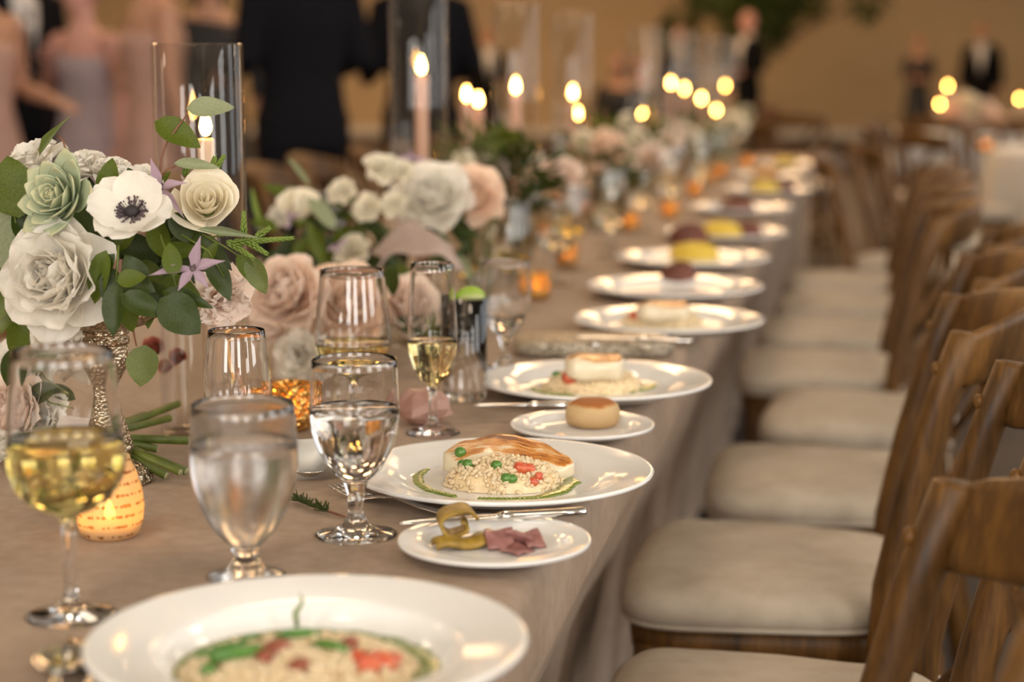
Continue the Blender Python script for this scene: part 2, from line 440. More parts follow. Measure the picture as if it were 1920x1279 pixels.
for k in range(0, len(ys), 2): b.box((X1+.1, (ys[k]+ys[k+1])/2, 2.5), (.1, (ys[k+1]-ys[k])/2, 1.5))
struct('wall_right', b.mesh('wall_right', 'wall_white', False))
fr = MB()
for s in (-1, 1): fr.box((0, s*.82, 0), (.05, .03, 1.5))
for z in (-1.47, -.5, .5, 1.47): fr.box((0, 0, z), (.05, .82, .03))
fr.box((0, 0, 0), (.04, .02, 1.47))
fm = fr.mesh('window_frame', 'white_paint', False); pm = MB().box((0, 0, 0), (.004, .40, .48)).mesh('pane', 'vase_glass', False)
for i, M_ in enumerate([Matrix.Translation((X1+.05, y, 2.5)) for y in WIN_Y] + [Matrix.Translation((x, Y0-.05, 2.5)) @ Matrix.Rotation(-PI/2, 4, 'Z') for x in ADDED_WIN_X]):  # the last three, behind the viewer, are added for front light
    wo = struct('window_%d' % (i+1), None, M_)
    obj('window_frame', fm, wo)
    for s in (-1, 1):
        for z in (-1, 0, 1): obj('pane', pm, wo, Matrix.Translation((.01, s*.41, z*.98)))
for nm, c, h in (('baseboard_far', ((X0+X1)/2, Y1-.012, .07), ((X1-X0)/2, .012, .07)), ('baseboard_left', (X0+.012, (Y0+Y1)/2, .07), (.012, (Y1-Y0)/2-.03, .07)), ('baseboard_right', (X1-.012, (Y0+Y1)/2, .07), (.012, (Y1-Y0)/2-.03, .07))):
    slab(nm, c, h, 'white_paint')
# warm ceiling lamps, amber ones enlarged to light the background; sconces added above view
lh = MB().lathe([(0, 0), (.62, 0), (.66, -.03), (.66, -.14), (.62, -.14), (.62, -.05), (0, -.05)], 40).mesh('housing', 'white_paint')
dp_ = [(0, -.12), (.60, -.12), (.60, -.10), (0, -.10)]
ld = MB().lathe(dp_, 40).mesh('diffuser', 'lamp_warm'); la = MB().lathe([(r*1.75, z) for r, z in dp_], 48).mesh('diffuser', 'amber_fill'); lb = MB().lathe([(0, 0), (1.08, 0), (1.12, -.03), (1.12, -.14), (1.08, -.14), (1.08, -.05), (0, -.05)], 48).mesh('housing', 'white_paint')
for x in (-11.5, -6.5, -1.5, 3.2):
    for y in (-1.5, 5.0, 11.5, 18.0, 24.5):
        t = thing('ceiling_lamp', 'large round amber ceiling lamp, unseen, added to light the guests' if y > 7 and x < 0 else 'round white ceiling lamp with warm diffuser above the tables', 'lamp', (x, y, HZ), 'round ceiling lamps')
        far_ = y > 7 and x < 0; obj('housing', lb if far_ else lh, t); obj('diffuser', la if far_ else ld, t)
sb = MB().lathe([(.03, -.16), (.09, .12), (.085, .12), (.025, -.15)], 20, closed=True).mesh('shade', 'white_paint')
sl = MB().ball((0, 0, .04), (.045, .045, .07)).mesh('bulb', 'added_sconce_glow')
sp = MB().box((0, .13, -.05), (.03, .07, .03), bev=.006).mesh('bracket', 'chrome')
for x in (-13.5, -11, -8.6, -6.2, -3.8):  # unseen, added to wash the left of the far wall orange
    t = thing('added_sconce', 'unseen white sconce added to wash the far wall warm', 'lamp', (x, Y1-.2, 3.3), 'added sconces on the far wall')
    obj('shade', sb, t); obj('bulb', sl, t); obj('bracket', sp, t)

# ------------------------------------------------------------------ the long table
TX0, TX1, TY0, TY1 = -1.315, -.262, -.55, 8.85
TC = (TX0+TX1)/2
def cloth_table(name, x0, x1, y0, y1, m, label, cat='tablecloth', lean=.085, step=.03, top=TT):
    """a cloth over a rectangular table: top, soft rolled edge and a hanging skirt with folds"""
    per = []; rc = .035
    def side(ax, ay, bx, by):
        L = math.hypot(bx-ax, by-ay); n = max(2, int(L/step)); return [(ax+(bx-ax)*k/n, ay+(by-ay)*k/n) for k in range(n)]
    corners = [(x1, y0), (x1, y1), (x0, y1), (x0, y0)]
    nrm = [(1, 0), (0, 1), (-1, 0), (0, -1)]
    for c in range(4):
        a, e = corners[c], corners[(c+1) % 4]
        dx, dy = e[0]-a[0], e[1]-a[1]; L = math.hypot(dx, dy); ux, uy = dx/L, dy/L
        for p in side(a[0]+ux*rc, a[1]+uy*rc, e[0]-ux*rc, e[1]-uy*rc): per.append((p, nrm[c], 0))
        n2 = nrm[(c+1) % 4]
        for k in range(5):
            t = PI/2*k/4; nn = (nrm[c][0]*math.cos(t)+n2[0]*math.sin(t), nrm[c][1]*math.cos(t)+n2[1]*math.sin(t))
            cx, cy = e[0]-rc*(nrm[c][0]+n2[0]), e[1]-rc*(nrm[c][1]+n2[1])
            per.append(((cx+nn[0]*rc, cy+nn[1]*rc), nn, 1))
    rows = [(-.07, 0), (-.03, 0), (-.012, -.002), (-.003, -.007), (0, -.018), (.001, -.04), (0, -.08), (-.022, -.14), (-.048, -.22), (-.074, -.30), (-.09, -.40), (-.10, -.52), (-.105, -.64), (-.105, -.735)]
    b = MB(); N = len(per); vs = []
    for (off, dz) in rows:
        k = lean/.085
        for (p, n, cn) in per:
            s = p[0]*.6 + p[1]
            dep = min(1, -dz/.5)
            wv = (noise.noise(Vector((s*5.0, .3, dz*.8)))*.6 + noise.noise(Vector((s*13, 3.1, dz*1.5)))*.28)*.045*dep + (dep*.03 if cn else 0)
            o = (off*k if off > -.07 or dz else off) + (wv if dz else 0)
            wz = noise.noise(Vector((p[0]*9, p[1]*9, 1)))*.0008 if dz > -.01 else 0
            vs.append((p[0]+n[0]*o, p[1]+n[1]*o, top+dz+wz))
    fs = [(i*N+j, i*N+(j+1) % N, (i+1)*N+(j+1) % N, (i+1)*N+j) for i in range(len(rows)-1) for j in range(N)]
    b.add(vs, fs)
    ins = .07
    ny = max(4, int((y1-y0)/.05)); nx = max(4, int((x1-x0)/.05))
    b.grid(lambda u, v: (x0+ins+(x1-x0-2*ins)*u, y0+ins+(y1-y0-2*ins)*v, top + noise.noise(Vector(((x0+(x1-x0)*u)*6, (y0+(y1-y0)*v)*6, 1)))*.0008*(0 if u in (0, 1) or v in (0, 1) else 1) - (.0004 if u in (0, 1) or v in (0, 1) else 0)), nx, ny)
    me = recalc(b.mesh(name, m))
    return tag(obj(name, me), label, cat)
cloth_table('tablecloth', TX0, TX1, TY0, TY1, 'cloth', 'long beige linen tablecloth hanging over the main dining table', lean=.115, step=.022)
t = thing('banquet_table', 'long wooden dining table under the beige linen cloth', 'table', (TC, (TY0+TY1)/2, 0))
obj('tabletop', MB().box((0, 0, TT-.022), ((TX1-TX0)/2-.10, (TY1-TY0)/2-.10, .018)).mesh('tabletop', 'dark_wood', False), t)
lm = MB().tube([(0, 0, .001), (0, 0, TT-.04)], [.025, .035], 10).mesh('leg', 'dark_wood')
for x in (-.3, .3):
    for y in (-4.4, -2.2, 0, 2.2, 4.4): obj('leg', lm, t, Matrix.Translation((x, y, 0)))

# ------------------------------------------------------------------ chairs (cross-back), facing -X, origin on the floor below the back posts
def make_chair(M, label, group):
    t = thing('dining_chair', label, 'chair', M, group)
    RT = .843
    for s in (-1, 1):
        pts = [(.065, s*.185, 0), (.03, s*.19, .2), (.0, s*.195, .42), (.006, s*.195, .52), (.03, s*.193, .64), (.062, s*.19, .76), (.088, s*.188, RT-.004), (.0885, s*.188, RT)]
        p = obj('back_post', MB().tube(pts, [.015, .018, .020, .0195, .019, .0185, .018, .0145], 14, up=(0, 1, 0)).mesh('back_post', 'chair_wood'), t)
        obj('bolt', MB().ball((0, 0, 0), (.006, .0085, .0085)).mesh('bolt', 'chair_wood'), p, Matrix.Translation((.055, s*.19, RT-.045)))
        f = [(-.300, s*.175, 0), (-.297, s*.18, .25), (-.295, s*.18, .425)]
        obj('front_leg', MB().tube(f, [.013, .017, .019], 12).mesh('front_leg', 'chair_wood'), t)
    # curved top rail, bowed backwards, rounded upper edge
    rings = []
    for k in range(21):
        u = -1 + 2*k/20; y = u*.192; bow = .10*(1-u*u)**.8
        zc = RT-.036 + .022*(1-u*u); hh = (.038 + .006*(1-u*u))*(1 if abs(u) < .95 else .84)
        x = .078 + bow; lean = .012
        rg = []
        for q in range(12):
            a = 2*PI*q/12; ca, sa = math.cos(a), math.sin(a)
            cz = math.copysign(abs(sa)**.55, sa)*hh; cx = math.copysign(abs(ca)**.7, ca)*.0105
            rg.append((x + cx + cz/hh*lean, y, zc+cz))
        rings.append(rg)
    obj('top_rail', MB().loft(rings).mesh('top_rail', 'chair_wood'), t)
    for s in (-1, 1):       # the two bent strips of the cross
        rings = []
        for k in range(15):
            u = k/14; y = s*(-.175 + .30*u); z = .455 + .315*u; x = .012 + .10*math.sin(u*PI*.62)**1.3 + .018*u + s*.005
            rg = [(x + a, y + bq*.8, z - s*bq*.6*s) for a, bq in ((-.005, -.014), (.005, -.014), (.005, .014), (-.005, .014))]
            rings.append(rg)
        obj('cross_slat', MB().loft(rings).mesh('cross_slat', 'chair_wood', False), t)
    def outline(sc, n=48):
        r = []
        for k in range(n):
            a = 2*PI*k/n; ca, sa = math.cos(a), math.sin(a); e = .42
            x = math.copysign(abs(ca)**e, ca); y = math.copysign(abs(sa)**e, sa)
            wd = .197 + .020*(-x)          # wider in front
            r.append((-.155 + x*.177*sc, y*wd*sc))
        return r
    def stack(levels): return [[(x, y, z) for (x, y) in outline(sc)] for sc, z in levels]
    obj('seat_frame', MB().loft(stack([(.93, .405), (.975, .41), (.985, .43), (.97, .45), (.9, .452)])).mesh('seat_frame', 'chair_wood'), t)
    lv = [(.90, .450), (1.0, .452), (1.045, .463), (1.055, .474), (1.04, .487), (.98, .497), (.85, .504), (.6, .508), (.3, .509), (.05, .509)]
    rings = stack(lv)
    rings = [[(x, y, z + (noise.noise(Vector((x*14, y*14, 5)))*.004 if z > .48 else noise.noise(Vector((x*30, y*30, 9)))*.0015)) for x, y, z in r] for r in rings]
    cu = obj('cushion', MB().loft(rings).mesh('cushion', 'cushion'), t)
    ring = [(x, y, .4555) for x, y in outline(1.03, 60)]; ring.append(ring[0])
    obj('piping', MB().tube(ring, .0035, 6).mesh('piping', 'piping'), cu)
    for s in (-1, 1):
        kn = MB(); kn.ball((.015, s*.2, .475), (.011, .008, .009)); kn.tube([(.015, s*.2, .475), (.02, s*.215, .44), (.024, s*.218, .40)], [.003, .0025, .002], 6)
        obj('tie', kn.mesh('tie', 'piping'), cu)
    st = [((-.297, -.18, .2), (-.297, .18, .2)), ((.034, -.19, .24), (.034, .19, .24)), ((-.297, -.178, .14), (.04, -.188, .14)), ((-.297, .178, .14), (.04, .188, .14))]
    for a, e in st: obj('stretcher', MB().tube([a, e], .010, 8).mesh('stretcher', 'chair_wood'), t)
    return t
CL = 'cross-back wooden chair with beige cushion at the far plates of the long table'
CG = 'cross-back chairs along the near side of the long table'
chair = None
def put_chair(x, y, rz, label=CL, group=CG):
    global chair
    M = RZ((x, y, 0), rz)
    if chair is None: chair = make_chair(M, label, group); return chair
    return dup(chair, M, label, group)
pa, pb, pd = PZ(1790, 903, .843), PZ(1897, 679, .843), PZ(1790, 553, .843)
ROT = (.10, .03, -.01)
rows = []
for p_, a_ in zip((pa, pb, pd), ROT):
    f_ = Matrix.Rotation(a_, 3, 'Z') @ Vector((.088, .188, 0)); rows.append((p_.x-f_.x, p_.y-f_.y))
CN = ['cross-back wooden chair with beige cushion beside the ' + q for q in ('wide soup plate', 'arched fish fillet', 'square fish portion', 'fish plate past the beaded clutch', 'dark brown roll', 'yellow mound')]
for k in range(len(rows)):
    put_chair(rows[k][0], rows[k][1], ROT[k], CN[k])
base = rows[2]
for k, dx in enumerate((.065, .125, .03, .045, .06, .05)):
    put_chair(base[0]+dx-.01, base[1]+.572*(k+1), (.02, -.05, .03, 0, -.03, .02)[k], CN[k+3] if k < 3 else CL)
put_chair(-.02, 6.55, PI*.93, 'cross-back wooden chair turned away from the long table, cushion facing the windows', 'chairs turned from the long table')
put_chair(.10, 7.5, PI*1.04, 'cross-back wooden chair turned away from the long table, cushion facing the windows', 'chairs turned from the long table')
for k in range(8):
    put_chair(-1.72 + (.03, -.02, .0, .02, -.03, .01, 0, .02)[k], 3.55+.6*k, PI, 'cross-back wooden chair on the far side of the long table behind the flowers', 'chairs on the far side of the long table')

# ------------------------------------------------------------------ crockery
def plate_mesh(R, h, well=.66, name='plate'):
    p = [(0, .006), (.5*R, .006), ((well-.05)*R, .0065), (well*R, .009), ((well+.035)*R, .0125), (.85*R, .6*h+.006), (.97*R, h-.0008), (.99*R, h), (R, h-.0015), (.995*R, h-.004), (.84*R, .6*h), ((well+.04)*R, .0065), (well*R, .003), (.55*R, .0005), (.52*R, 0), (.49*R, .002), (0, .002)]
    return MB().lathe(p, 72).mesh(name, 'porcelain')
def bowl_mesh(R, h):
    p = [(0, .006), (.50*R, .0065), (.58*R, .010), (.635*R, .018), (.665*R, .0245), (.69*R, .0275), (.72*R, .0285), (.86*R, h-.003), (.975*R, h-.0004), (.99*R, h), (R, h-.002), (.99*R, h-.0045), (.86*R, h-.0085), (.71*R, .023), (.65*R, .0165), (.59*R, .006), (.50*R, .001), (.48*R, 0), (.45*R, .003), (0, .003)]
    return MB().lathe(p, 80).mesh('plate', 'porcelain')
def rad(px_w, c): return px_w/2*depth(c)/FPX
def on_table(px, py, z=0):
    p = PZ(px, py, TT+z); p.z = TT; return p
H_D, H_B = .022, .014
pcA = on_table(577, 1193, .036); plateA = tag(obj('soup_plate', bowl_mesh(rad(825, pcA), .036), None, Matrix.Translation(pcA+Vector((0, 0, .0012)))), 'wide-rimmed white soup plate heaped with risotto and green sauce', 'plate')
dp = {}
LB = {'B': 'white dinner plate with arched fish fillet beside the two leftover scraps', 'C': 'white dinner plate with square fish portion behind the bread roll', 'D': 'white dinner plate with fish between the beaded clutch and the dark brown roll', 'E': 'white dinner plate carrying a dark brown roll', 'F': 'white dinner plate carrying a yellow mound'}
spec = {'B': (943, 878, 565), 'C': (1117, 709, 435), 'D': (1254, 596, 357), 'E': (1266, 534, 330), 'F': (1300, 480, 290)}
for k, (x, y, wd) in spec.items():
    c = on_table(x, y, H_D); dp[k] = c
    tag(obj('dinner_plate', plate_mesh(rad(wd, c), H_D, name='dinner_plate'), None, Matrix.Translation(c+Vector((0, 0, .0012)))), LB[k], 'plate', 'dinner plates on the long table')
far_plate = plate_mesh(.152, H_D, name='dinner_plate'); far_c = []
for k in range(5):
    c = Vector((dp['F'].x + (.02, .0, .03, -.01, .02)[k], dp['F'].y + .60 + .80*k, TT)); far_c.append(c)
    tag(obj('dinner_plate', far_plate, None, Matrix.Translation(c+Vector((0, 0, .0012)))), 'white dinner plate with leftovers on the far stretch of the long table', 'plate', 'far dinner plates on the long table')
sp1 = on_table(927, 1010, H_B); sp2 = on_table(1092, 794, H_B)
tag(obj('side_plate', plate_mesh(rad(363, sp1), H_B, .7, 'side_plate'), None, Matrix.Translation(sp1+Vector((0, 0, .0012)))), 'small white side plate with peel and meat scraps and a knife', 'plate', 'side plates')
tag(obj('side_plate', plate_mesh(rad(270, sp2), H_B, .7, 'side_plate'), None, Matrix.Translation(sp2+Vector((0, 0, .0012)))), 'small white side plate holding a round bread roll', 'plate', 'side plates')

# ------------------------------------------------------------------ food
def grains(mb, n, fn, size, mi=0):
    for _ in range(n):
        p, nrm = fn()
        q = Quaternion((random.uniform(-1, 1), random.uniform(-1, 1), random.uniform(-1, 1)), random.uniform(0, PI)) if True else None
        M = Matrix.Translation(p) @ q.to_matrix().to_4x4()
        s = size*random.uniform(.8, 1.2); mb.ball((0, 0, 0), (s, s*.56, s*.52), M, mi, 7, 5)
def mound_z(u, v, h):      # u,v in the unit disc
    r2 = u*u+v*v; return h*max(0, 1-r2)**.55
def risotto(c, rx, ry, h, label, n=420, size=.0040, peas=(), dice=(), strips=(), bits=(), rot=YAW):
    t = thing('risotto', label, 'risotto', RZ(c, rot))
    b = MB()
    def f(u, v):
        a = 2*PI*u; q = v; x, y = q*math.cos(a), q*math.sin(a)
        wob = 1 + .10*noise.noise(Vector((math.cos(a)*1.7, math.sin(a)*1.7, c.x*9)))
        return (x*rx*wob, y*ry*wob, mound_z(x, y, h)*.93 + noise.noise(Vector((x*3, y*3, c.y*5)))*h*.10*(1-q*q))
    b.grid(f, 36, 12); o = obj('rice_bed', b.mesh('rice_bed', 'risotto_cream'), t)
    g = MB()
    def fn():
        a = random.uniform(0, 2*PI); q = math.sqrt(random.random())*1.03; x, y = q*math.cos(a), q*math.sin(a)
        return Vector((x*rx, y*ry, mound_z(min(x, .99), y, h)*.95 + random.uniform(-.001, .0015) + .001)), None
    grains(g, n, fn, size); obj('rice_grains', g.mesh('rice_grains', 'rice'), t, kind='stuff')
    def at(u, v, up=.002): return Vector((u*rx, v*ry, mound_z(u, v, h)+up))
    for (u, v, r) in peas: obj('pea', MB().ball((0, 0, 0), (r, r*.9, r*.85), None, 0, 12, 8).mesh('pea', 'pea'), t, Matrix.Translation(at(u, v)))
    for (u, v, r) in dice: obj('tomato_dice', MB().box((0, 0, 0), (r, r*.8, r*.7), bev=r*.3).mesh('tomato_dice', 'tomato'), t, Matrix.Translation(at(u, v)) @ Matrix.Rotation(random.uniform(0, 2), 4, (1, 1, .5)))
    for (u, v, l, a) in strips:
        obj('green_vegetable', MB().tube([(-l, 0, -.001), (-l*.4, 0, .001), (l*.4, .001, .001), (l, 0, -.001)], [l*.16, l*.22, l*.22, l*.15], 10).mesh('green_vegetable', 'pea'), t, Matrix.Translation(at(u, v, .004)) @ Matrix.Rotation(a, 4, 'Z'))
    for (u, v, r) in bits: obj('bacon_bit', MB().box((0, 0, 0), (r, r*.7, r*.5), bev=r*.3).mesh('bacon_bit', 'bacon'), t, Matrix.Translation(at(u, v, .003)) @ Matrix.Rotation(random.uniform(0, 2), 4, 'Z'))
    return t
def sauce(name, paths, label, z=.0075, mat_='herb_sauce'):
    for pts, rr, side in paths:
        b = MB()
        P = [Vector((q.x, q.y, TT+z)) for q in (PZ(x, y, TT+z) for x, y in pts)]
        for i in range(len(P)-1):      # flat smear: a chain of overlapping low domes
            n = max(2, int((P[i+1]-P[i]).length/.004))
            for k in range(n+1):
                t_ = k/n; r0, r1 = rr[i], rr[i+1]; r = (r0+(r1-r0)*t_)*random.uniform(.85, 1.15)
                p = P[i].lerp(P[i+1], t_); b.ball((p.x, p.y, p.z), (r, r, .0022), None, 0, 10, 6)
        tag(obj(name, b.mesh(name, mat_)), label % side, 'sauce')
def fish(M, L, Wd, th, arch, label, block=False):
    rings = []; n = 26; m = 20
    for k in range(n+1):
        u = k/n; x = (u-.5)*L
        e = 1 - abs(2*u-1)**(6 if block else 2.3); e = max(.03, e)**.5
        zc = arch*(math.sin(PI*min(1, u*1.02+.10))*1.0) if not block else arch
        zc -= 0 if block else .25*arch*max(0, u-.55)*3
        rg = []
        for q in range(m):
            a = 2*PI*q/m; ca, sa = math.cos(a), math.sin(a); ex = .5
            y = math.copysign(abs(ca)**ex, ca)*Wd*e*(.5); z = math.copysign(abs(sa)**.6, sa)*th*(.55+.45*e)*.5
            z += noise.noise(Vector((x*60, y*60, z*40)))*.0022; y += noise.noise(Vector((x*40+9, z*90, 2)))*.003
            tilt = .0 if block else y*.28
            rg.append((x, y, zc + z + tilt + th*.5))
        rings.append(rg)
    b = MB().loft(rings)
    return tag(obj('fish_fillet', recalc(b.mesh('fish_fillet', 'fish')), None, M), label, 'fish')
# plate B (sharp): fish leaning over risotto
cb = PZ(944, 908, TT+.0075)
risotto(cb, .056, .042, .026, 'creamy risotto with peas and tomato under the arched fish fillet', 520, .0036, peas=((-.12, -.50, .0055), (-.62, -.15, .006), (.05, -.86, .006), (.15, -.86, .0055), (-.72, .25, .005)), dice=((.30, -.55, .0065), (.45, -.50, .0055), (.62, -.62, .005), (.52, -.78, .0045)))
fb = PZ(950, 893, TT+.010)
fish(RZ(Vector((fb.x, fb.y+.010, TT+.008)), YAW-.05), .130, .060, .023, .009, 'arched white fish fillet with golden seared crust over risotto')
sauce('herb_sauce', [([(835, 872), (800, 880), (782, 893), (786, 908), (805, 920), (850, 931)], [.004, .005, .006, .0055, .005, .004], 'a thin arc beside'), ([(900, 936), (960, 937), (1010, 934), (1050, 922), (1074, 905), (1066, 896)], [.003, .0045, .007, .009, .008, .004], 'a pool under the end of')], 'green herb sauce in %s the arched fish fillet')
tag(obj('pea', MB().ball((0, 0, 0), (.006, .006, .0055)).mesh('pea', 'pea'), None, Matrix.Translation(PZ(863, 848, TT+.034)+Vector((0, 0, .0)))), 'single green pea on the left end of the arched fillet', 'pea')
# plate C
cc = PZ(1112, 728, TT+.0075)
risotto(cc, .062, .05, .026, 'creamy risotto with peas under the square fish portion', 360, .004, peas=((.02, -.4, .007), (.25, -.35, .007), (-.75, -.1, .006), (.5, -.4, .006)), dice=((-.5, -.6, .009), (-.3, -.5, .008), (-.42, -.35, .007)))
fc = PZ(1114, 716, TT+.02); fish(RZ(Vector((fc.x, fc.y, TT+.024)), YAW), .074, .058, .030, .0, 'square white fish portion with thin golden top on risotto', True)
sauce('herb_sauce', [([(1005, 730), (1030, 738), (1070, 742)], [.008, .009, .006], 'a smear beside the tomato end of'), ([(1180, 735), (1210, 728), (1225, 722)], [.008, .010, .006], 'a pool at the other end of')], 'green herb sauce in %s the square fish portion')
# plate D
cD = PZ(1240, 606, TT+.0075)
risotto(cD, .062, .05, .022, 'risotto under the fish between clutch and dark roll', 260, .0045, dice=((-.7, -.4, .009),), peas=((.6, -.2, .007),))
fd = PZ(1243, 600, TT+.018); fish(RZ(Vector((fd.x, fd.y, TT+.018)), YAW), .084, .06, .028, .0, 'golden topped fish portion on the plate past the beaded clutch', True)
# plate E and F, dark rolls and yellow mounds
def lump(name, c, rx, ry, h, m, label, cat, group=None, seed=0):
    b = MB()
    def f(u, v):
        a = 2*PI*u; p = v*PI/2*1.0
        r = math.sin(p)**.8; z = math.cos(p)**.75
        k = 1+.10*noise.noise(Vector((math.cos(a)*2, math.sin(a)*2, v*2+seed)))
        return (rx*r*math.cos(a)*k, ry*r*math.sin(a)*k, h*z*k if v < 1 else 0)
    b.grid(f, 28, 12)
    vs = [(rx*math.cos(2*PI*k/28), ry*math.sin(2*PI*k/28), 0) for k in range(28)]; b.add(vs, [tuple(range(27, -1, -1))])
    return tag(obj(name, b.mesh(name, m), None, RZ(c, YAW)), label, cat, group)
e = PZ(1273, 532, TT+.007); lump('bread_roll', Vector((e.x, e.y, TT+.0072)), .036, .034, .043, 'crust', 'dark brown roll on the plate in front of the yellow mound', 'bread', seed=3)
e = PZ(1302, 484, TT+.007); lump('sorbet_mound', Vector((e.x, e.y, TT+.0072)), .052, .045, .034, 'lemon_sorbet', 'yellow mound of food on a white plate by the dark rolls', 'food', seed=5)
e = PZ(1290, 458, TT+.007); lump('bread_roll', Vector((e.x-.0, e.y+.02, TT+.0072)), .046, .03, .046, 'crust', 'dark brown roll behind the yellow mound', 'bread', seed=8)
for k, c in enumerate(far_c):
    mm = ('lemon_sorbet', 'crust', 'lemon_sorbet', 'orange_food', 'lemon_sorbet', 'orange_food')[k]
    lump('leftover_food', c+Vector((-.01, -.02, .0082)), .05, .045, .04, mm, {'lemon_sorbet': 'yellow mound of food on a far dinner plate', 'crust': 'dark brown piece of food on a far dinner plate', 'orange_food': 'orange piece of food on a far dinner plate'}[mm], 'food', 'food on far plates', seed=20+k)
    if k in (0, 2): lump('bread_roll', c+Vector((.05, .04, .0102)), .036, .03, .035, 'crust', 'dark roll sharing a far plate with a yellow mound', 'bread', 'far dark rolls', seed=40+k)
# soup plate
ca = pcA + Vector((-.004, -.008, .0085))
risotto(ca, .080, .076, .019, 'heaped risotto with greens, tomato and bacon in the wide soup plate', 900, .0042,
        peas=((-.8, .15, .006), (-.7, -.3, .006)), dice=((.70, -.12, .009), (.60, -.22, .008), (.78, .02, .006), (.52, -.12, .006)),
        strips=((-.05, .38, .015, .1), (-.62, .12, .013, .5), (-.45, -.12, .022, .35), (.26, .02, .014, -.5), (-.45, .35, .010, .8)), bits=((-.18, .0, .010), (.40, .22, .007), (.05, -.4, .008), (-.25, -.2, .008)))
b = MB()
for k in range(70):
    a = 2*PI*k/70; r = .0105*(1+.25*math.sin(k*1.7)); b.ball((ca.x+.0865*math.cos(a), ca.y+.085*math.sin(a), TT+.0118), (r*1.2, r*1.2, .0035), None, 0, 10, 6)
tag(obj('herb_sauce', b.mesh('herb_sauce', 'herb_sauce')), 'green herb sauce pooled around the risotto in the soup plate', 'sauce')
q = PZ(557, 1160, TT+.026)
tag(obj('herb_sprig', MB().tube([q+Vector((0, 0, -.006)), q-RGT*.001+Vector((0, 0, .004)), q+RGT*.0025+Vector((0, 0, .009)), q+RGT*.004+Vector((0, 0, .014)), q+RGT*.002+Vector((0, 0, .018))], [.0018, .0022, .0016, .0012, .0006], 6).mesh('herb_sprig', 'leaf_spring')), 'thin green tendril standing up from the soup plate risotto', 'herb')
# roll on the side plate
b = MB(); pr = [(0, 0), (.022, 0), (.0285, .003), (.0305, .010), (.0300, .018), (.0275, .0245), (.021, .0285), (.012, .030), (0, .0305)]
b.lathe(pr, 36, flute=lambda a, z: .05*noise.noise(Vector((math.cos(a)*1.5, math.sin(a)*1.5, z*40))))
r2 = PZ(1112, 800, TT+.006); tag(obj('bread_roll', b.mesh('bread_roll', 'bread'), None, RZ(Vector((r2.x, r2.y, TT+.0072)), .3, 1.03)), 'round pale bread roll with browned top on a side plate', 'bread')
# scraps on the near side plate
b = MB()
def curl(u, v):
    a = .6 - 6.6*u; r = .007 + .0115*u**.7; wv = (v-.5)*(.020+.012*u)
    return (r*math.cos(a)*1.15 + .010*(v-.5), wv + .003*math.sin(3*a), .0175 + r*math.sin(a)*.88)
b.grid(curl, 26, 4); me = solid(b.mesh('peel', ['peel']), .003)
t = thing('peel_scrap', 'curled olive-brown peel left on the side plate', 'peel', RZ(PZ(856, 1018, TT+.008), YAW+.5))
obj('curl', me, t)
b = MB(); b.grid(lambda u, v: ((u-.5)*.044, (v-.5)*.022, .0045 + .006*math.sin(PI*v) + .002*math.sin(7*u)), 12, 6)
obj('flap', solid(b.mesh('flap', 'peel'), .004), t, Matrix.Translation((-.006, -.016, 0)) @ Matrix.Rotation(-.2, 4, 'Z'))
b = MB(); b.grid(lambda u, v: ((u-.5)*.03, (v-.5)*.018, .0045 + .004*math.sin(PI*u)), 8, 5)
obj('flap', solid(b.mesh('flap', 'rind_inside'), .004), t, Matrix.Translation((.022, -.012, 0)) @ Matrix.Rotation(.5, 4, 'Z'))
t = thing('meat_scrap', 'folded pink-brown meat slices left on the side plate', 'meat', RZ(PZ(962, 1028, TT+.008), YAW, .92))
for (x, y, z, a, tl, sx) in ((-.012, 0, .009, .2, .75, .026), (.006, .006, .009, -.3, -.7, .026), (.018, .006, .008, .5, .5, .020), (.004, -.012, .003, .9, .1, .026)):
    b = MB(); b.grid(lambda u, v: ((u-.5)*sx, (v-.5)*.022, .002*math.sin(5*u+3*v)), 8, 6)
    obj('slice', solid(b.mesh('slice', 'meat'), .003), t, Matrix.Translation((x, y, z)) @ Matrix.Rotation(a, 4, 'Z') @ Matrix.Rotation(tl, 4, 'X'))
q = PZ(915, 1000, TT+.008); tag(obj('crumb', MB().ball((0, 0, .0022), (.0035, .0025, .002)).mesh('crumb', 'peel'), None, Matrix.Translation(q)), 'tiny crumb between peel and meat on the side plate', 'crumb')

# ------------------------------------------------------------------ cutlery
def line_frame(a, e, z):
    d = (e-a); d.z = 0; ang = math.atan2(d.y, d.x); p = a.copy(); p.z = z
    return RZ(p, ang), d.length
def knife(a, e, z, label, tilt=0, group=None):
    M, L = line_frame(a, e, z); M = M @ Matrix.Rotation(-tilt, 4, 'Y')
    t = thing('table_knife', label, 'knife', M, group); hl = L*.47
    rings = []
    for u, w_, h_ in ((0, .004, .0035), (.02, .0058, .0045), (.3, .0052, .004), (.8, .0048, .004), (.92, .0060, .0045), (1, .0042, .0032)):
        rings.append([(u*hl, w_*math.cos(2*PI*k/10), .0045+h_*math.sin(2*PI*k/10)) for k in range(10)])
    obj('handle', MB().loft(rings).mesh('handle', 'chrome'), t)
    rings = []
    for u, y0, y1, th in ((0, -.003, .003, .0025), (.06, -.005, .004, .0018), (.2, -.0095, .006, .0014), (.6, -.010, .007, .0012), (.85, -.008, .0075, .001), (.96, -.002, .0075, .0008), (1, .0045, .007, .0005)):
        x = hl + u*(L-hl); rings.append([(x, y0, .0045), (x, (y0+y1)/2, .0045+th), (x, y1, .0045+th*.7), (x, y1, .0045-th*.7), (x, (y0+y1)/2, .0045-th)])
    obj('blade', MB().loft(rings).mesh('blade', 'chrome'), t); return t
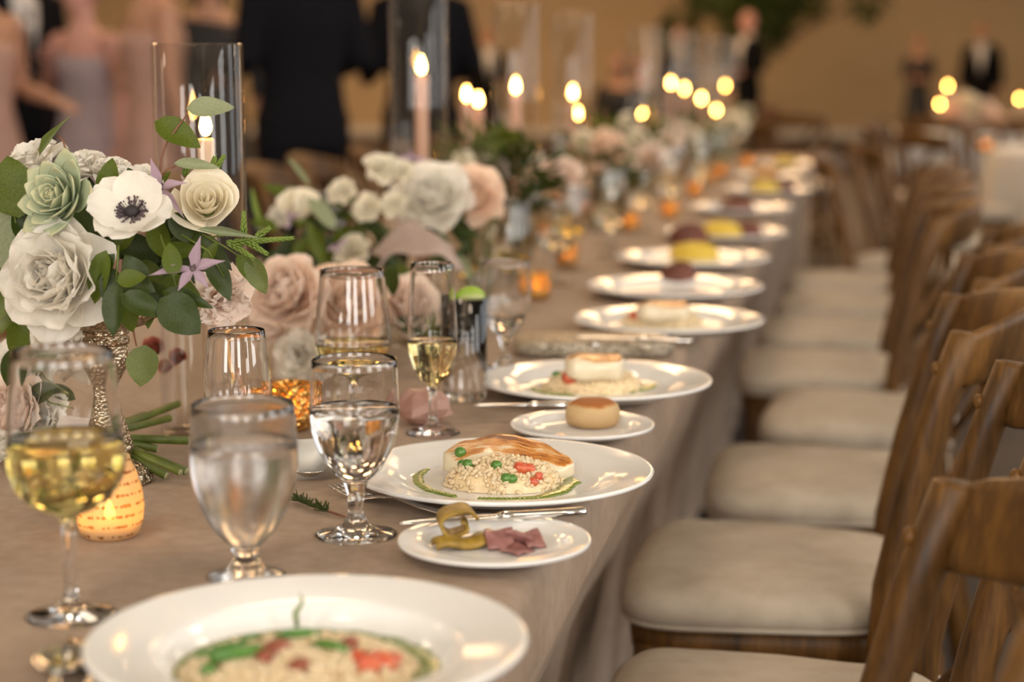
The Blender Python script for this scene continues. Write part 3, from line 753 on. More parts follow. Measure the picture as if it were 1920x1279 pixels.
def fork(a, e, z, label):
    M, L = line_frame(a, e, z); t = thing('table_fork', label, 'fork', M)
    R = []
    for x, w_, zz, th in ((0, .007, .003, .0016), (.02, .0085, .003, .0016), (.09, .0055, .005, .0018), (.125, .0036, .009, .0020), (.145, .0050, .006, .0016), (.158, .0115, .0035, .0014), (.168, .0125, .003, .0013)):
        x = x/.21*L; R.append([(x, w_*math.cos(2*PI*k/10), zz+th*math.sin(2*PI*k/10)) for k in range(10)])
    obj('handle', MB().loft(R).mesh('handle', 'chrome'), t)
    for k in range(4):
        y = -.0093 + .0062*k
        obj('tine', MB().tube([(.165/.21*L, y*.92, .003), (.18/.21*L, y, .0032), (.195/.21*L, y, .0050), (.21/.21*L, y*.95, .009)], [.0019, .0017, .0015, .0007], 7).mesh('tine', 'chrome'), t)
    return t
def spoon(a, e, z, label):
    M, L = line_frame(a, e, z); t = thing('table_spoon', label, 'spoon', M); R = []
    for x, w_, zz, th in ((0, .0075, .003, .0016), (.02, .0085, .003, .0016), (.09, .005, .005, .0018), (.135, .0034, .010, .0020), (.15, .005, .007, .0016)):
        x = x/.21*L; R.append([(x, w_*math.cos(2*PI*k/10), zz+th*math.sin(2*PI*k/10)) for k in range(10)])
    obj('handle', MB().loft(R).mesh('handle', 'chrome'), t)
    b = MB()
    def f(u, v):
        a_ = 2*PI*u; r = v; x = .178 + .032*r*math.cos(a_); y = .0205*r*math.sin(a_)*(1+.12*math.cos(a_)); return (x/.21*L, y, .0015 + .008*r*r)
    b.grid(f, 28, 8); obj('bowl', solid(b.mesh('bowl', 'chrome'), .0012), t); return t
knife(PZ(1098, 963, TT+.018), PZ(746, 983, TT+.018), TT+.0155, 'silver table knife resting across the side plate with scraps', 0)
fork(PZ(925, 984, TT+.004), PZ(628, 918, TT+.004), TT+.0008, 'silver table fork tucked beside the arched fish plate')
spoon(PZ(668, 858, TT+.004), PZ(560, 897, TT+.004), TT+.0008, 'silver spoon lying behind the clear water goblet')
knife(PZ(1085, 764, TT+.016), PZ(888, 772, TT+.010), TT+.0145, 'silver table knife leaning on the bread roll plate', -.004)
spoon(PZ(60, 1420, TT+.004), PZ(128, 1226, TT+.004), TT+.0008, 'silver spoon left of the wide soup plate')
knife(PZ(215, 1420, TT+.004), PZ(146, 1196, TT+.004), TT+.0006, 'silver table knife slipped under the soup plate edge')
# rosemary sprig
t = thing('rosemary_sprig', 'small rosemary sprig lying beside the fork tines', 'herb', PZ(650, 968, TT+.001))
o0 = PZ(650, 968, TT+.001)
P = [PZ(x, y, TT+.003)-o0 for x, y in ((650, 970), (622, 961), (596, 952), (572, 944), (556, 938))]
obj('stem', MB().tube(P, [.0014, .0013, .0012, .001, .0006], 6).mesh('stem', 'stem_red'), t)
b = MB()
for k in range(70):
    u = random.uniform(.28, 1); i = min(3, int(u*4)); p = P[i].lerp(P[i+1], u*4-i); d = (P[4]-P[0]).normalized()
    s = Vector((random.uniform(-1, 1), random.uniform(-1, 1), random.uniform(.1, .9))).normalized(); q = p + (d*.7+s*.75)*random.uniform(.009, .015)
    b.tube([p, p.lerp(q, .5), q], [.0006, .0009, .0004], 5)
obj('needles', b.mesh('needles', 'leaf_dark'), t, kind='stuff')
# place card, clutch, napkin, rock
pc = PZ(588, 905, TT)
t = thing('place_card', 'small folded pale card standing behind the water goblets', 'card', RZ(pc, YAW+.25))
b = MB(); b.grid(lambda u, v: ((u-.5)*.062, .014*(abs(2*v-1)), .0+.045*(1-abs(2*v-1))), 2, 2); obj('folded_sheet', solid(b.mesh('folded_sheet', 'card', False), .0008), t)
c0 = PZ(1112, 660, TT)
b = MB(); rings = []
for s, z in ((.94, 0), (1, .004), (1.01, .010), (1, .016), (.9, .021), (.5, .023)):
    rings.append([(math.copysign(abs(math.cos(2*PI*k/40))**.35, math.cos(2*PI*k/40))*.115*s, math.copysign(abs(math.sin(2*PI*k/40))**.35, math.sin(2*PI*k/40))*.06*s, z) for k in range(40)])
t = thing('clutch_bag', 'glittering beige beaded clutch lying behind the square fish plate', 'bag', RZ(Vector((c0.x, c0.y, TT+.001)), YAW))
obj('body', b.loft(rings).mesh('body', 'glitter'), t); obj('clasp', MB().ball((0, -.058, .018), (.007, .005, .005)).mesh('clasp', 'chrome'), t)
knife(PZ(1298, 634, TT+.032), PZ(1080, 626, TT+.032), TT+.0235, 'silver table knife lying on the beaded clutch')
q = PZ(1275, 556, TT)
b = MB(); b.grid(lambda u, v: ((u-.5)*.15, (v-.5)*.06, .006+.002*math.sin(9*u)), 12, 4)
tag(obj('folded_napkin', solid(b.mesh('folded_napkin', 'pink_linen'), .006), None, RZ(Vector((q.x-.01, q.y-.025, TT+.001)), YAW)), 'folded dusty pink napkin in front of the dark roll plate', 'napkin')
q = PZ(800, 800, TT); b = MB(); b.ball((0, 0, .019), (.036, .026, .021), None, 0, 9, 6)
b.v = [tuple(Vector(p)*(1+.28*noise.noise(Vector(p)*70))) for p in b.v]
tag(obj('quartz_rock', b.mesh('quartz_rock', 'rock', False), None, RZ(Vector((q.x-.006, q.y+.012, TT+.002)), .4)), 'rough pink quartz rock beside the champagne flute', 'rock')

# ------------------------------------------------------------------ glassware
def bowl_r(z, hs, zb, H, Rb, Rr, p):
    if z <= zb: return Rb*max(0, 1-((zb-z)/(zb-hs))**p)**(1/p if p > 1.5 else .62)
    t_ = (z-zb)/(H-zb); return Rb + (Rr-Rb)*(t_*t_*(3-2*t_)*.6+.4*t_*t_)
def glass_meshes(H, Rf, hs, Rb, zb, Rr, level, liquid, p=2.0, stem=.0045, wall=.0008, gm='glass', n=56):
    out = [(0, 0), (Rf*.6, 0), (Rf-.001, 0), (Rf, .0012), (Rf*.9, .0028), (Rf*.5, .006), (stem*1.8, .0105), (stem*1.15, .018), (stem, hs*.5), (stem*1.1, hs*.8), (stem*1.5, hs-.001)]
    K = 22
    zs = [hs + (H-hs)*(k/K)**1.5 for k in range(1, K+1)]
    o = [(max(stem*1.6, bowl_r(z, hs, zb, H, Rb, Rr, p)), z) for z in zs]
    hi = hs+.006
    zi = [hi + (H-.0004-hi)*(k/K)**1.5 for k in range(0, K+1)]
    inn = [(max(0, bowl_r(z, hi, zb, H, Rb-wall, Rr-wall, p)) if k else 0, z) for k, z in enumerate(zi)]
    prof = out + o + [((o[-1][0]+inn[-1][0])/2, H+.0004)] + inn[::-1]
    g = recalc(MB().lathe(prof, n).mesh('glass_body', gm))
    l = None
    if liquid:
        zl = [hi + (level-hi)*(k/14)**1.4 for k in range(15)]
        lp = [(bowl_r(z, hi, zb, H, Rb-wall, Rr-wall, p)+.0004 if k else 0, z-.0002) for k, z in enumerate(zl)]
        lp.append((lp[-1][0]*.985, level-.0006)); lp.append((0, level-.0006))
        l = recalc(MB().lathe(lp, n).mesh('drink', liquid))
    return g, l
def put_glass(name, ms, p, label, cat='glass', group=None):
    t = thing(name, label, cat, Vector((p.x, p.y, TT+.0006)), group)
    obj('glass_body', ms[0], t)
    if ms[1]: obj('wine' if 'wine' in name or 'flute' in name else 'water', ms[1], t)
    return t
wine1 = glass_meshes(.203, .0345, .078, .0435, .118, .0375, .138, 'wine', 2.0)
put_glass('wine_glass', wine1, PZ(135, 1155, TT), 'stemmed white wine glass half full, in front of the glowing script votive', 'wine glass')
gob_a = glass_meshes(.143, .032, .022, .0435, .096, .0415, .112, 'water', 1.75, .0075, gm='frosty_glass')
put_glass('water_goblet', gob_a, PZ(462, 1082, TT), 'frosty short-stemmed water goblet standing at the soup plate rim', 'goblet')
gob_b = glass_meshes(.158, .0365, .046, .0395, .106, .0375, .115, 'water', 1.75, .0068)
put_glass('water_goblet', gob_b, PZ(668, 1004, TT), 'clear stemmed water goblet next to the fork tines', 'goblet')
wine2 = glass_meshes(.183, .0345, .058, .0435, .102, .0365, .100, 'wine', 2.0)
put_glass('wine_glass', wine2, PZ(664, 803, TT), 'white wine glass behind the clear water goblet, by the pink peonies', 'wine glass')
fl = glass_meshes(.194, .031, .054, .0280, .106, .0240, .108, 'sparkling', 1.9, .0042)
put_glass('champagne_flute', fl, PZ(812, 813, TT), 'champagne flute half full beside the pink quartz rock', 'flute')
gob_c = glass_meshes(.158, .0345, .046, .0330, .100, .0275, .03, None, 1.75, .0065)
put_glass('water_goblet', gob_c, PZ(450, 918, TT), 'empty narrow goblet between the short water goblet and gold votives', 'goblet')
gob_d = glass_meshes(.150, .0345, .044, .0345, .105, .0325, .075, 'water', 1.75, .0065)
put_glass('water_goblet', gob_d, PZ(948, 694, TT), 'water goblet behind the lime tumbler', 'goblet')
# tumbler with lime
def tumbler(H, R, level):
    pr = [(0, 0), (R*.92, 0), (R*.95, .002), (R, H), (R-.0006, H+.0004), (R-.0014, H), (R*.95-.0016, .012), (R*.85, .009), (0, .009)]
    g = recalc(MB().lathe(pr, 48).mesh('glass_body', 'glass'))
    l = recalc(MB().lathe([(0, .0088), (R*.85, .0088), (R*.95-.0013, .0118), (R-.0012, level), (0, level)], 48).mesh('drink', 'water')); return g, l
tb = PZ(872, 748, TT); tm = tumbler(.130, .0285, .09)
put_glass('tumbler', tm, tb, 'straight tumbler of water with a lime wedge on top', 'tumbler')
t = thing('lime_wedge', 'green lime wedge perched on the tumbler rim', 'lime', RZ(tb+Vector((.010, -.014, .1275)), .6))
b = MB(); b.grid(lambda u, v: (.021*math.cos(PI*u), .010*math.sin(2*PI*v)*math.sin(PI*u)*.8, .017*math.sin(PI*u)*(.5+.5*math.cos(2*PI*v))), 14, 12); obj('rind', recalc(b.mesh('rind', 'lime')), t)
b = MB(); b.ball((0, -.004, .003), (.017, .007, .006)); obj('flesh', b.mesh('flesh', 'lime_flesh'), t)
# far glasses: one set beyond each place
fg = [glass_meshes(.183, .0345, .058, .0435, .102, .0365, .095, 'wine', 2.0, gm='far_glass', n=28), glass_meshes(.158, .0345, .046, .0385, .106, .0365, .09, 'water', 1.75, .0068, gm='far_glass', n=28), glass_meshes(.194, .031, .054, .028, .106, .024, .09, 'sparkling', 1.9, .0042, gm='far_glass', n=28)]
gl = [('wine_glass', 'stemmed white wine glass on the far stretch of the long table', 'wine glass', 'far wine glasses'), ('water_goblet', 'water goblet on the far stretch of the long table', 'goblet', 'far water goblets'), ('champagne_flute', 'champagne flute on the far stretch of the long table', 'flute', 'far champagne flutes')]
rg = random.Random(5)
for k in range(10):
    y = 2.95 + .575*k
    for j, (dx, dy) in enumerate(((-.64, .10), (-.58, -.12), (-.70, -.05))):
        if k == 0 and j == 1: continue
        put_glass(gl[j][0], fg[j], Vector((dx+.02+rg.uniform(-.03, .03), y+dy+rg.uniform(-.05, .05), TT)), *gl[j][1:])
for k in range(7):
    y = 3.3 + .75*k; j = (0, 1, 2, 1, 0, 1, 2)[k]
    put_glass(gl[j][0], fg[j], Vector((-1.02+rg.uniform(-.04, .04), y+rg.uniform(-.1, .1), TT)), *gl[j][1:])
# ------------------------------------------------------------------ candles and votives
def flame_mesh(h, r, m='flame'):
    return MB().lathe([(0, 0), (r*.55, h*.06), (r*.92, h*.20), (r, h*.34), (r*.86, h*.52), (r*.55, h*.74), (r*.22, h*.92), (0, h)], 16).mesh('flame', m)
FM = flame_mesh(.031, .0068); FS = flame_mesh(.018, .0048)
def candle(p, ztop, r, label, wax='wax_blush', group=None):
    h = ztop-TT; t = thing('taper_candle', label, 'candle', Vector((p.x, p.y, TT+.004)), group)
    h -= .004
    obj('wax', MB().lathe([(0, 0), (r, 0), (r, h-.004), (r*.96, h), (r*.8, h+.001), (r*.55, h-.004), (0, h-.005)], 24).mesh('wax', wax), t)
    obj('wick', MB().tube([(0, 0, h-.006), (.0005, 0, h+.006), (.0015, 0, h+.011)], .0009, 6).mesh('wick', 'wick'), t)
    obj('flame', FM, t, Matrix.Translation((0, 0, h+.004))); return t
def hurricane(p, r, h, label, group=None, n=64):
    pr = [(0, 0), (r-.002, 0), (r, .002), (r, h-.001), (r-.001, h+.0008), (r-.0025, h), (r-.0028, .006), (0, .0055)]
    return tag(obj('hurricane_vase', recalc(MB().lathe(pr, n).mesh('hurricane_vase', 'vase_glass')), None, Matrix.Translation(Vector((p.x, p.y, TT+.0006)))), label, 'vase', group)
def at_depth(px, d, z=TT):
    p = W(px, 640, d); 
    # keep the depth, move to height z in the vertical column of the pixel
    q = W(px, 128, d); return Vector((q.x, q.y, z))
def col(px, py, d):          # a point on the ray, and the table point below it
    q = W(px, py, d); return Vector((q.x, q.y, TT)), q.z
TCG = 'tall taper candles down the long table'; HVG = 'tall glass hurricane vases down the long table'
p, z = col(386, 262, 2.02); candle(p, z, .0095, 'cream taper candle burning in the short glass cylinder behind the succulent', 'wax')
c1 = Vector((W(374, 262, 2.02).x, W(374, 262, 2.02).y, TT)); hurricane(c1, .0505, W(374, 84, 2.02).z-TT, 'short clear glass cylinder around the candle behind the succulent')
p, z = col(790, 142, 3.13); candle(p, z, .0115, 'thick blush taper candle in the tall cylinder behind the white peony', 'wax_blush')
c2 = W(785, 142, 3.13); hurricane(c2, .0505, .55, 'tall clear glass cylinder behind the white and peach peonies')
for (x, y, d) in ((967, 176, 3.97), (1074, 186, 4.7), (1205, 224, 6.2), (1258, 164, 7.0), (1283, 174, 7.4), (1315, 192, 7.9), (1343, 214, 8.3), (1360, 168, 8.55)):
    p, z = col(x, y, d); candle(p, z, .0115, 'blush taper candle inside a tall glass cylinder along the long table', 'wax_blush', TCG)
    hurricane(p, .050, .55, 'tall glass cylinder around a candle farther down the long table', HVG, 40)
for (x, y, d) in ((875, 190, 4.35), (897, 200, 4.55), (1083, 224, 5.1)):
    p, z = col(x, y, d); candle(p, z, .0115, 'bare blush taper candle among the flowers of the long table', 'wax_blush', 'bare taper candles among the flowers')
vm = MB().lathe([(0, 0), (.017, 0), (.0205, .004), (.0225, .014), (.0215, .030), (.0205, .040), (.0215, .044), (.0200, .0442), (.0195, .030), (.0205, .014), (.0185, .006), (0, .005)], 36)
vm = recalc(vm.mesh('holder', 'gold_glass')); wm = MB().lathe([(0, .006), (.0182, .006), (.0195, .016), (0, .016)], 24).mesh('wax', 'wax')
def votive(p, s, label, group):
    t = thing('votive_candle', label, 'votive', RZ(Vector((p.x, p.y, p.z+.0008)), random.uniform(0, 3), s), group)
    obj('holder', vm, t); obj('wax', wm, t); obj('flame', FS, t, Matrix.Translation((0, 0, .018))); return t
GV = 'gold mercury glass votives'
votive(PZ(490, 812, TT), 1.05, 'glowing gold mercury glass votive beside the clear water goblet, the smaller of the pair', GV)
votive(PZ(545, 806, TT), 1.22, 'glowing gold mercury glass votive beside the clear water goblet, the larger of the pair', GV)
for (x, y) in ((1047, 372), (1105, 392), (1122, 404), (1062, 486), (1302, 356), (1236, 340), (1330, 330), (1006, 548), (1256, 396), (1180, 420), (1350, 318), (1400, 300), (1010, 440)):
    votive(PZ(x, y+14, TT), 1.1, 'glowing gold votive on the far stretch of the long table', 'far gold votives on the long table')
# script-patterned globe
g0 = PZ(207, 1006, TT)
t = thing('globe_votive', 'round glowing votive with brown script pattern behind the wine glass', 'votive', Vector((g0.x, g0.y, TT+.0008)))
pr = [(0, 0), (.021, 0), (.0255, .003), (.0290, .014), (.0305, .027), (.0290, .042), (.0250, .056), (.0200, .067), (.0190, .072), (.0178, .072), (.0188, .066), (.0235, .056), (.0275, .042), (.0290, .027), (.0275, .015), (.0235, .005), (0, .004)]
obj('holder', recalc(MB().lathe(pr, 48).mesh('holder', 'script_votive')), t)
obj('wax', MB().lathe([(0, .0045), (.019, .0045), (.019, .014), (0, .014)], 24).mesh('wax', 'wax'), t)
obj('flame', FS, t, Matrix.Translation((0, 0, .015)))

# ------------------------------------------------------------------ flowers
def petal_mesh(name, m, Wd=.42, cup=.35, curl=.15, ruf=.03, k=5, tipw=.62, seed=0, nu=6, nv=6, notch=.05):
    def f(u, v):
        s = 2*u-1
        wv = Wd*(math.sin(PI*min(1, v*.80+.06)**1.0)**.75)*(1 if v < .8 else 1-(v-.8)*.9)
        y = v*(1 - notch*(s*s)*1.6*v) + .03*noise.noise(Vector((s*3, v*2, seed)))*v
        z = cup*(s*s)*wv*1.1 + cup*.55*v*v - curl*max(0, v-.62)**1.5*3 + ruf*math.sin(k*s*2+seed)*v*v + .05*noise.noise(Vector((s*2.5, v*3, seed+7)))
        return (s*wv, y, z)
    return MB().grid(f, nu, nv).mesh(name, m)
PET = {}
def petals(m, kind, lo=False):
    key = (m, kind, lo)
    if key not in PET:
        a = {'peony': dict(Wd=.50, cup=.46, curl=.06, ruf=.045, k=3), 'rose': dict(Wd=.60, cup=.60, curl=.22, ruf=.012, k=2, notch=.02), 'ruffle': dict(Wd=.48, cup=.30, curl=.25, ruf=.11, k=6), 'flat': dict(Wd=.50, cup=.20, curl=-.04, ruf=.035, k=3, notch=.02)}[kind]
        n = (4, 4) if lo else (7, 7)
        PET[key] = [petal_mesh('petal', m, seed=s*3.7, nu=n[0], nv=n[1], **a) for s in range(4)]
    return PET[key]
LAY = {'peony': [(6, 8, 1.0, .10), (7, 26, 1.0, .08), (7, 42, .95, .07), (8, 56, .88, .06), (8, 68, .78, .05), (7, 78, .66, .04), (6, 86, .52, .02), (4, 92, .36, .01)],
       'rose': [(5, 30, .95, .06), (5, 52, .95, .06), (5, 66, .92, .07), (5, 76, .88, .07), (4, 84, .82, .06), (3, 90, .76, .04), (3, 96, .7, .02)],
       'ruffle': [(6, 14, 1.0, .05), (6, 34, .95, .05), (6, 54, .85, .04), (5, 70, .7, .03), (4, 84, .5, .01)],
       'bud': [(4, 70, 1.0, .10), (4, 82, 1.0, .06), (3, 90, .9, .03)]}
def layer_mats(kind, R, seed):
    rr = random.Random(seed); out = []
    for li, (n, tau, s, r0) in enumerate(LAY[kind]):
        off = rr.uniform(0, 6)
        for k in range(n):
            a = off + 2*PI*k/n + rr.uniform(-.16, .16)
            tt = math.radians(tau + rr.uniform(-7, 7)); sc = R*s*rr.uniform(.9, 1.08)
            out.append(Matrix.Rotation(a, 4, 'Z') @ Matrix.Translation((0, R*r0, R*.10*li*.3)) @ Matrix.Rotation(tt, 4, 'X') @ Matrix.Rotation(rr.uniform(-.12, .12), 4, 'Y') @ Matrix.Scale(sc, 4))
    return out
ROSE = {}
def rose_petal(m, i, n=14):
    key = (m, i)
    if key not in ROSE:
        q = i/(n-1); r = .07 + .52*q**.85; hw = math.radians(105 - 45*q); h = .98 - .22*q; fl = .34*q*q
        def f(u, v):
            t_ = 2*u-1; a = t_*hw
            rr_ = r*(.30 + .70*math.sin(min(1, v*1.15)*PI/2)) + fl*max(0, v-.45)**2*2.6*(1+.3*math.cos(3*a+i)) + .05*abs(t_)*q
            z = h*v*(1-.20*t_**4) - fl*.9*max(0, v-.7)**1.5 + .02*math.sin(5*a+i*2)*v
            return (rr_*math.cos(a), rr_*math.sin(a), z)
        ROSE[key] = MB().grid(f, 12, 8).mesh('petal', m)
    return ROSE[key]
def rose(name, label, M, R, m, group=None, n=14):
    t = thing(name, label, 'flower', M, group)
    for i in range(n): obj('petal', rose_petal(m, i), t, Matrix.Rotation(i*2.2+.3*(i % 3), 4, 'Z') @ Matrix.Scale(R, 4))
    obj('calyx', MB().lathe([(0, -.22*R), (.10*R, -.2*R), (.2*R, -.05*R), (.26*R, .10*R), (.1*R, .12*R), (0, .1*R)], 12).mesh('calyx', 'stem_green'), t)
    return t
def flower(name, label, M, R, m, kind='peony', group=None, seed=1, stem=True, foot=None):
    """a bloom whose petals are parts; origin at its base, opening along local +Z"""
    t = thing(name, label, 'flower', M, group)
    ps = petals(m, 'rose' if kind in ('rose', 'bud') else kind); rr = random.Random(seed)
    for P in layer_mats(kind, R, seed): obj('petal', rr.choice(ps), t, P)
    if stem:
        obj('calyx', MB().lathe([(0, -.30*R), (.10*R, -.28*R), (.2*R, -.10*R), (.24*R, .04*R), (.1*R, .10*R), (0, .1*R)], 12).mesh('calyx', 'stem_green'), t)
    if foot is not None:
        e = t.matrix_world.inverted() @ Vector(foot); obj('stem', MB().tube([(0, 0, 0), (0, 0, -.3*R), e*.6 + Vector((0, 0, -.1*R)), e], .0022, 7).mesh('stem', 'stem_green'), t)
    return t
JM = {}
def joined(kind, m, v):
    key = (kind, m, v)
    if key not in JM:
        b = MB(); ps = petals(m, 'rose' if kind in ('rose', 'bud') else kind, True); rr = random.Random(v)
        for P in layer_mats(kind, 1.0, v*13+1):
            q = rr.choice(ps); b.add([x.co for x in q.vertices], [tuple(f.vertices) for f in q.polygons], 0, P)
        JM[key] = b.mesh('far_' + kind, m)
    return JM[key]
def far_flower(name, label, M, R, m, kind, group, v):
    return tag(obj(name, joined(kind, m, v % 3), None, M @ Matrix.Scale(R, 4)), label, 'flower', group)
def leaf_mesh(m, wid=.5, fold=.12, bend=.15, tip=1.0, n=8, point=.0):
    def f(u, v):
        s = 2*u-1
        wv = wid*.5*(math.sin(PI*v**(.80))**.75)*(1 if not point else (1-v)**point*1.5 if v > .3 else 1)
        return (s*wv, v, fold*abs(s)*wv - bend*v*v + .015*math.sin(9*v+2*s))
    return MB().grid(f, 4, n).mesh('leaf', m)
LF = {}
def leaf_of(m, shape='oval'):
    key = (m, shape)
    if key not in LF: LF[key] = leaf_mesh(m, *{'oval': (1.0, .18, .10), 'round': (1.0, .10, .08), 'lance': (1.0, .25, .15)}[shape], point=.5 if shape == 'lance' else 0)
    return LF[key]
def leaf_at(parent, o, px, py, d, L, wd, ang, m, shape='oval', tz=0.0, face=(0, .25, 1), name='leaf'):
    """leaf centred on a pixel at depth d; L, wd in photo pixels, ang the direction of its tip in degrees"""
    a = math.radians(ang); y = cdir(math.cos(a), math.sin(a), tz); k = d/FPX
    z = cdir(*face); z = (z - y*z.dot(y)).normalized(); x = y.cross(z)
    c = W(px, py, d) - y*(L*k/2)
    M = Matrix((x*wd*k, y*L*k, z*L*k)).transposed().to_4x4(); M.translation = c
    return obj(name, leaf_of(m, shape), parent, Matrix.Translation(o).inverted() @ M)
def sprig(label, leaves, stems=(), d=1.74, name='leafy_sprig', group=None, smat='stem_green', base=None):
    o = W(*(base or (stems[0][0] if stems else leaves[0][:2])), d)
    t = thing(name, label, 'foliage', o, group)
    for st in stems: obj('stem', MB().tube([W(x, y, d)-o for x, y in st], [.0011]*(len(st)-1)+[.0007], 6).mesh('stem', smat), t)
    for lf in leaves:
        lf = list(lf); dd = lf[6] if len(lf) > 6 and isinstance(lf[6], float) else d
        leaf_at(t, o, lf[0], lf[1], dd, lf[2], lf[3], lf[4], lf[5], lf[7] if len(lf) > 7 else 'oval', random.uniform(-.25, .25), (random.uniform(-.35, .35), random.uniform(.1, .5), 1))
    return t
def face(px, py, d, R, fx, fy, fz, up=None):
    dr = cdir(fx, fy, fz); return frame(W(px, py, d) - dr*R*.35, dr, up or UPV)
# -- bouquet of the silver compote
v0 = PZ(208, 905, TT)
t = thing('compote_vase', 'beaded silver mercury glass compote carrying the succulent bouquet', 'vase', Vector((v0.x, v0.y, TT+.0008)))
fl_ = lambda a, z: .04*math.sin(16*a)
obj('foot', recalc(MB().lathe([(0, 0), (.040, 0), (.041, .003), (.038, .010), (.030, .017), (.022, .021), (0, .022)], 64, flute=fl_).mesh('foot', 'mercury_glass')), t)
obj('stem', recalc(MB().lathe([(.012, .018), (.021, .026), (.0235, .036), (.0195, .052), (.0130, .072), (.0095, .088), (.0098, .098), (.0150, .108), (.0215, .120), (.0225, .132), (.0190, .142)], 40).mesh('stem', 'mercury_glass')), t)
obj('collar', MB().lathe([(.019, .138), (.0225, .140), (.0235, .143), (.0225, .146), (.019, .148), (.0225, .150), (.0230, .153), (.018, .156)], 40).mesh('collar', 'mercury_glass'), t)
obj('bowl', recalc(MB().lathe([(0, .150), (.02, .153), (.042, .160), (.058, .172), (.064, .186), (.062, .187), (.055, .174), (.040, .164), (0, .156)], 64, flute=lambda a, z: .02*math.sin(20*a)).mesh('bowl', 'mercury_glass')), t)
D1 = 1.72
# succulent
def succulent(M, R, label):
    t = thing('succulent', label, 'succulent', M)
    def thick():
        rings = []
        for k in range(9):
            v = k/8; wv = .30*(math.sin(PI*(v*.86+.06))**.7)*(1 if v < .85 else 1-(v-.85)*5.2); wv = max(wv, .02); th = .07*(1-v*.75)
            zc = .20*v*v
            rings.append([(wv*math.cos(2*PI*q/10), v, zc + th*math.sin(2*PI*q/10) + .25*(wv*math.cos(2*PI*q/10))**2/.3) for q in range(10)])
        return MB().loft(rings).mesh('leaf', 'succulent')
    me = thick()
    n = 42
    for k in range(n):
        u = k/(n-1); a = k*2.39996; tau = math.radians(12 + 76*u**.8); s = R*(1.02 - .74*u**1.1)
        obj('leaf', me, t, Matrix.Rotation(a, 4, 'Z') @ Matrix.Translation((0, R*.07*(1-u), R*.32*u)) @ Matrix.Rotation(tau, 4, 'X') @ Matrix.Diagonal((s*1.12, s, s, 1)))
    return t
succulent(face(112, 372, 1.70, .044, -.42, .22, .88), .047, 'pale green rosette succulent beside the white anemone')
# anemone
def anemone(M, R, label):
    t = thing('anemone', label, 'flower', M); ps = petals('petal_white', 'flat')
    for k in range(7):
        a = 2*PI*k/7 + random.uniform(-.12, .12); s = R*random.uniform(.94, 1.06)*(1 if k % 2 else .95)
        obj('petal', ps[k % 4], t, Matrix.Rotation(a, 4, 'Z') @ Matrix.Translation((0, .002, .001*(k % 2))) @ Matrix.Rotation(math.radians(14 if k % 2 else 24), 4, 'X') @ Matrix.Diagonal((s*1.05, s, s, 1)))
    obj('centre', MB().ball((0, 0, R*.12), (R*.155, R*.155, R*.13), None, 0, 16, 10).mesh('centre', 'anemone_black'), t)
    b = MB()
    for k in range(90):
        a = random.uniform(0, 2*PI); r = R*random.uniform(.22, .37); q = Vector((r*math.cos(a), r*math.sin(a), R*random.uniform(.12, .20)))
        b.tube([(.1*R*math.cos(a), .1*R*math.sin(a), R*.05), q], R*.008, 4); b.ball(q, R*.026, None, 0, 6, 4)
    obj('stamens', b.mesh('stamens', 'anther'), t, kind='stuff'); return t
anemone(face(249, 402, 1.685, .0, -.02, .52, .85), .042, 'open white anemone with black centre beside the succulent')
rose('rose', 'creamy white rose in front of the short glass cylinder', face(388, 380, 1.73, .055, .10, .30, .9), .040, 'petal_ivory')
flower('peony', 'large ruffled white peony below the succulent', face(112, 520, 1.70, .055, -.25, .05, .95), .060, 'petal_white', 'peony', seed=7)
WG = 'white ruffled blooms on top of the succulent bouquet'; WL = 'white ruffled bloom rising behind the succulent and anemone'
for k, (x, y, d, r) in enumerate(((58, 302, 1.80, .036), (150, 312, 1.82, .031), (207, 318, 1.81, .024), (242, 338, 1.80, .024), (268, 330, 1.84, .02))):
    flower('lisianthus', WL, face(x, y, d, r, (-.4, 0, .1, .2, .3)[k], .85, .5), r, 'petal_white', 'ruffle', WG, 20+k)
flower('peony', 'pale blush peony peeking out below the rose, beside the dark leaves', face(418, 560, 1.83, .03, .6, -.35, .7), .036, 'petal_blush', 'ruffle', seed=31)
def clematis(px, py, d, tips, label):
    o = W(px, py, d); t = thing('clematis', label, 'flower', o)
    for (tx, ty, wd) in tips:
        L = math.hypot(tx-px, ty-py); ang = math.degrees(math.atan2(py-ty, tx-px))
        leaf_at(t, o, (px+tx)/2, (py+ty)/2, d-.004, L, wd*.75, ang, 'petal_lilac', 'lance', .25, (0, .4, 1), 'tepal')
    obj('stamens', MB().ball((0, 0, 0), .0035).ball((.002, -.001, .003), .002).ball((-.002, 0, .003), .002).mesh('stamens', 'anther'), t)
clematis(300, 352, 1.70, ((283, 296, 22), (350, 340, 22), (347, 407, 18), (262, 345, 14)), 'half-open lilac clematis between anemone and rose')
clematis(362, 505, 1.66, ((375, 443, 26), (420, 486, 26), (392, 540, 22), (332, 545, 24), (278, 512, 22)), 'lilac clematis star hanging among the dark leaves')
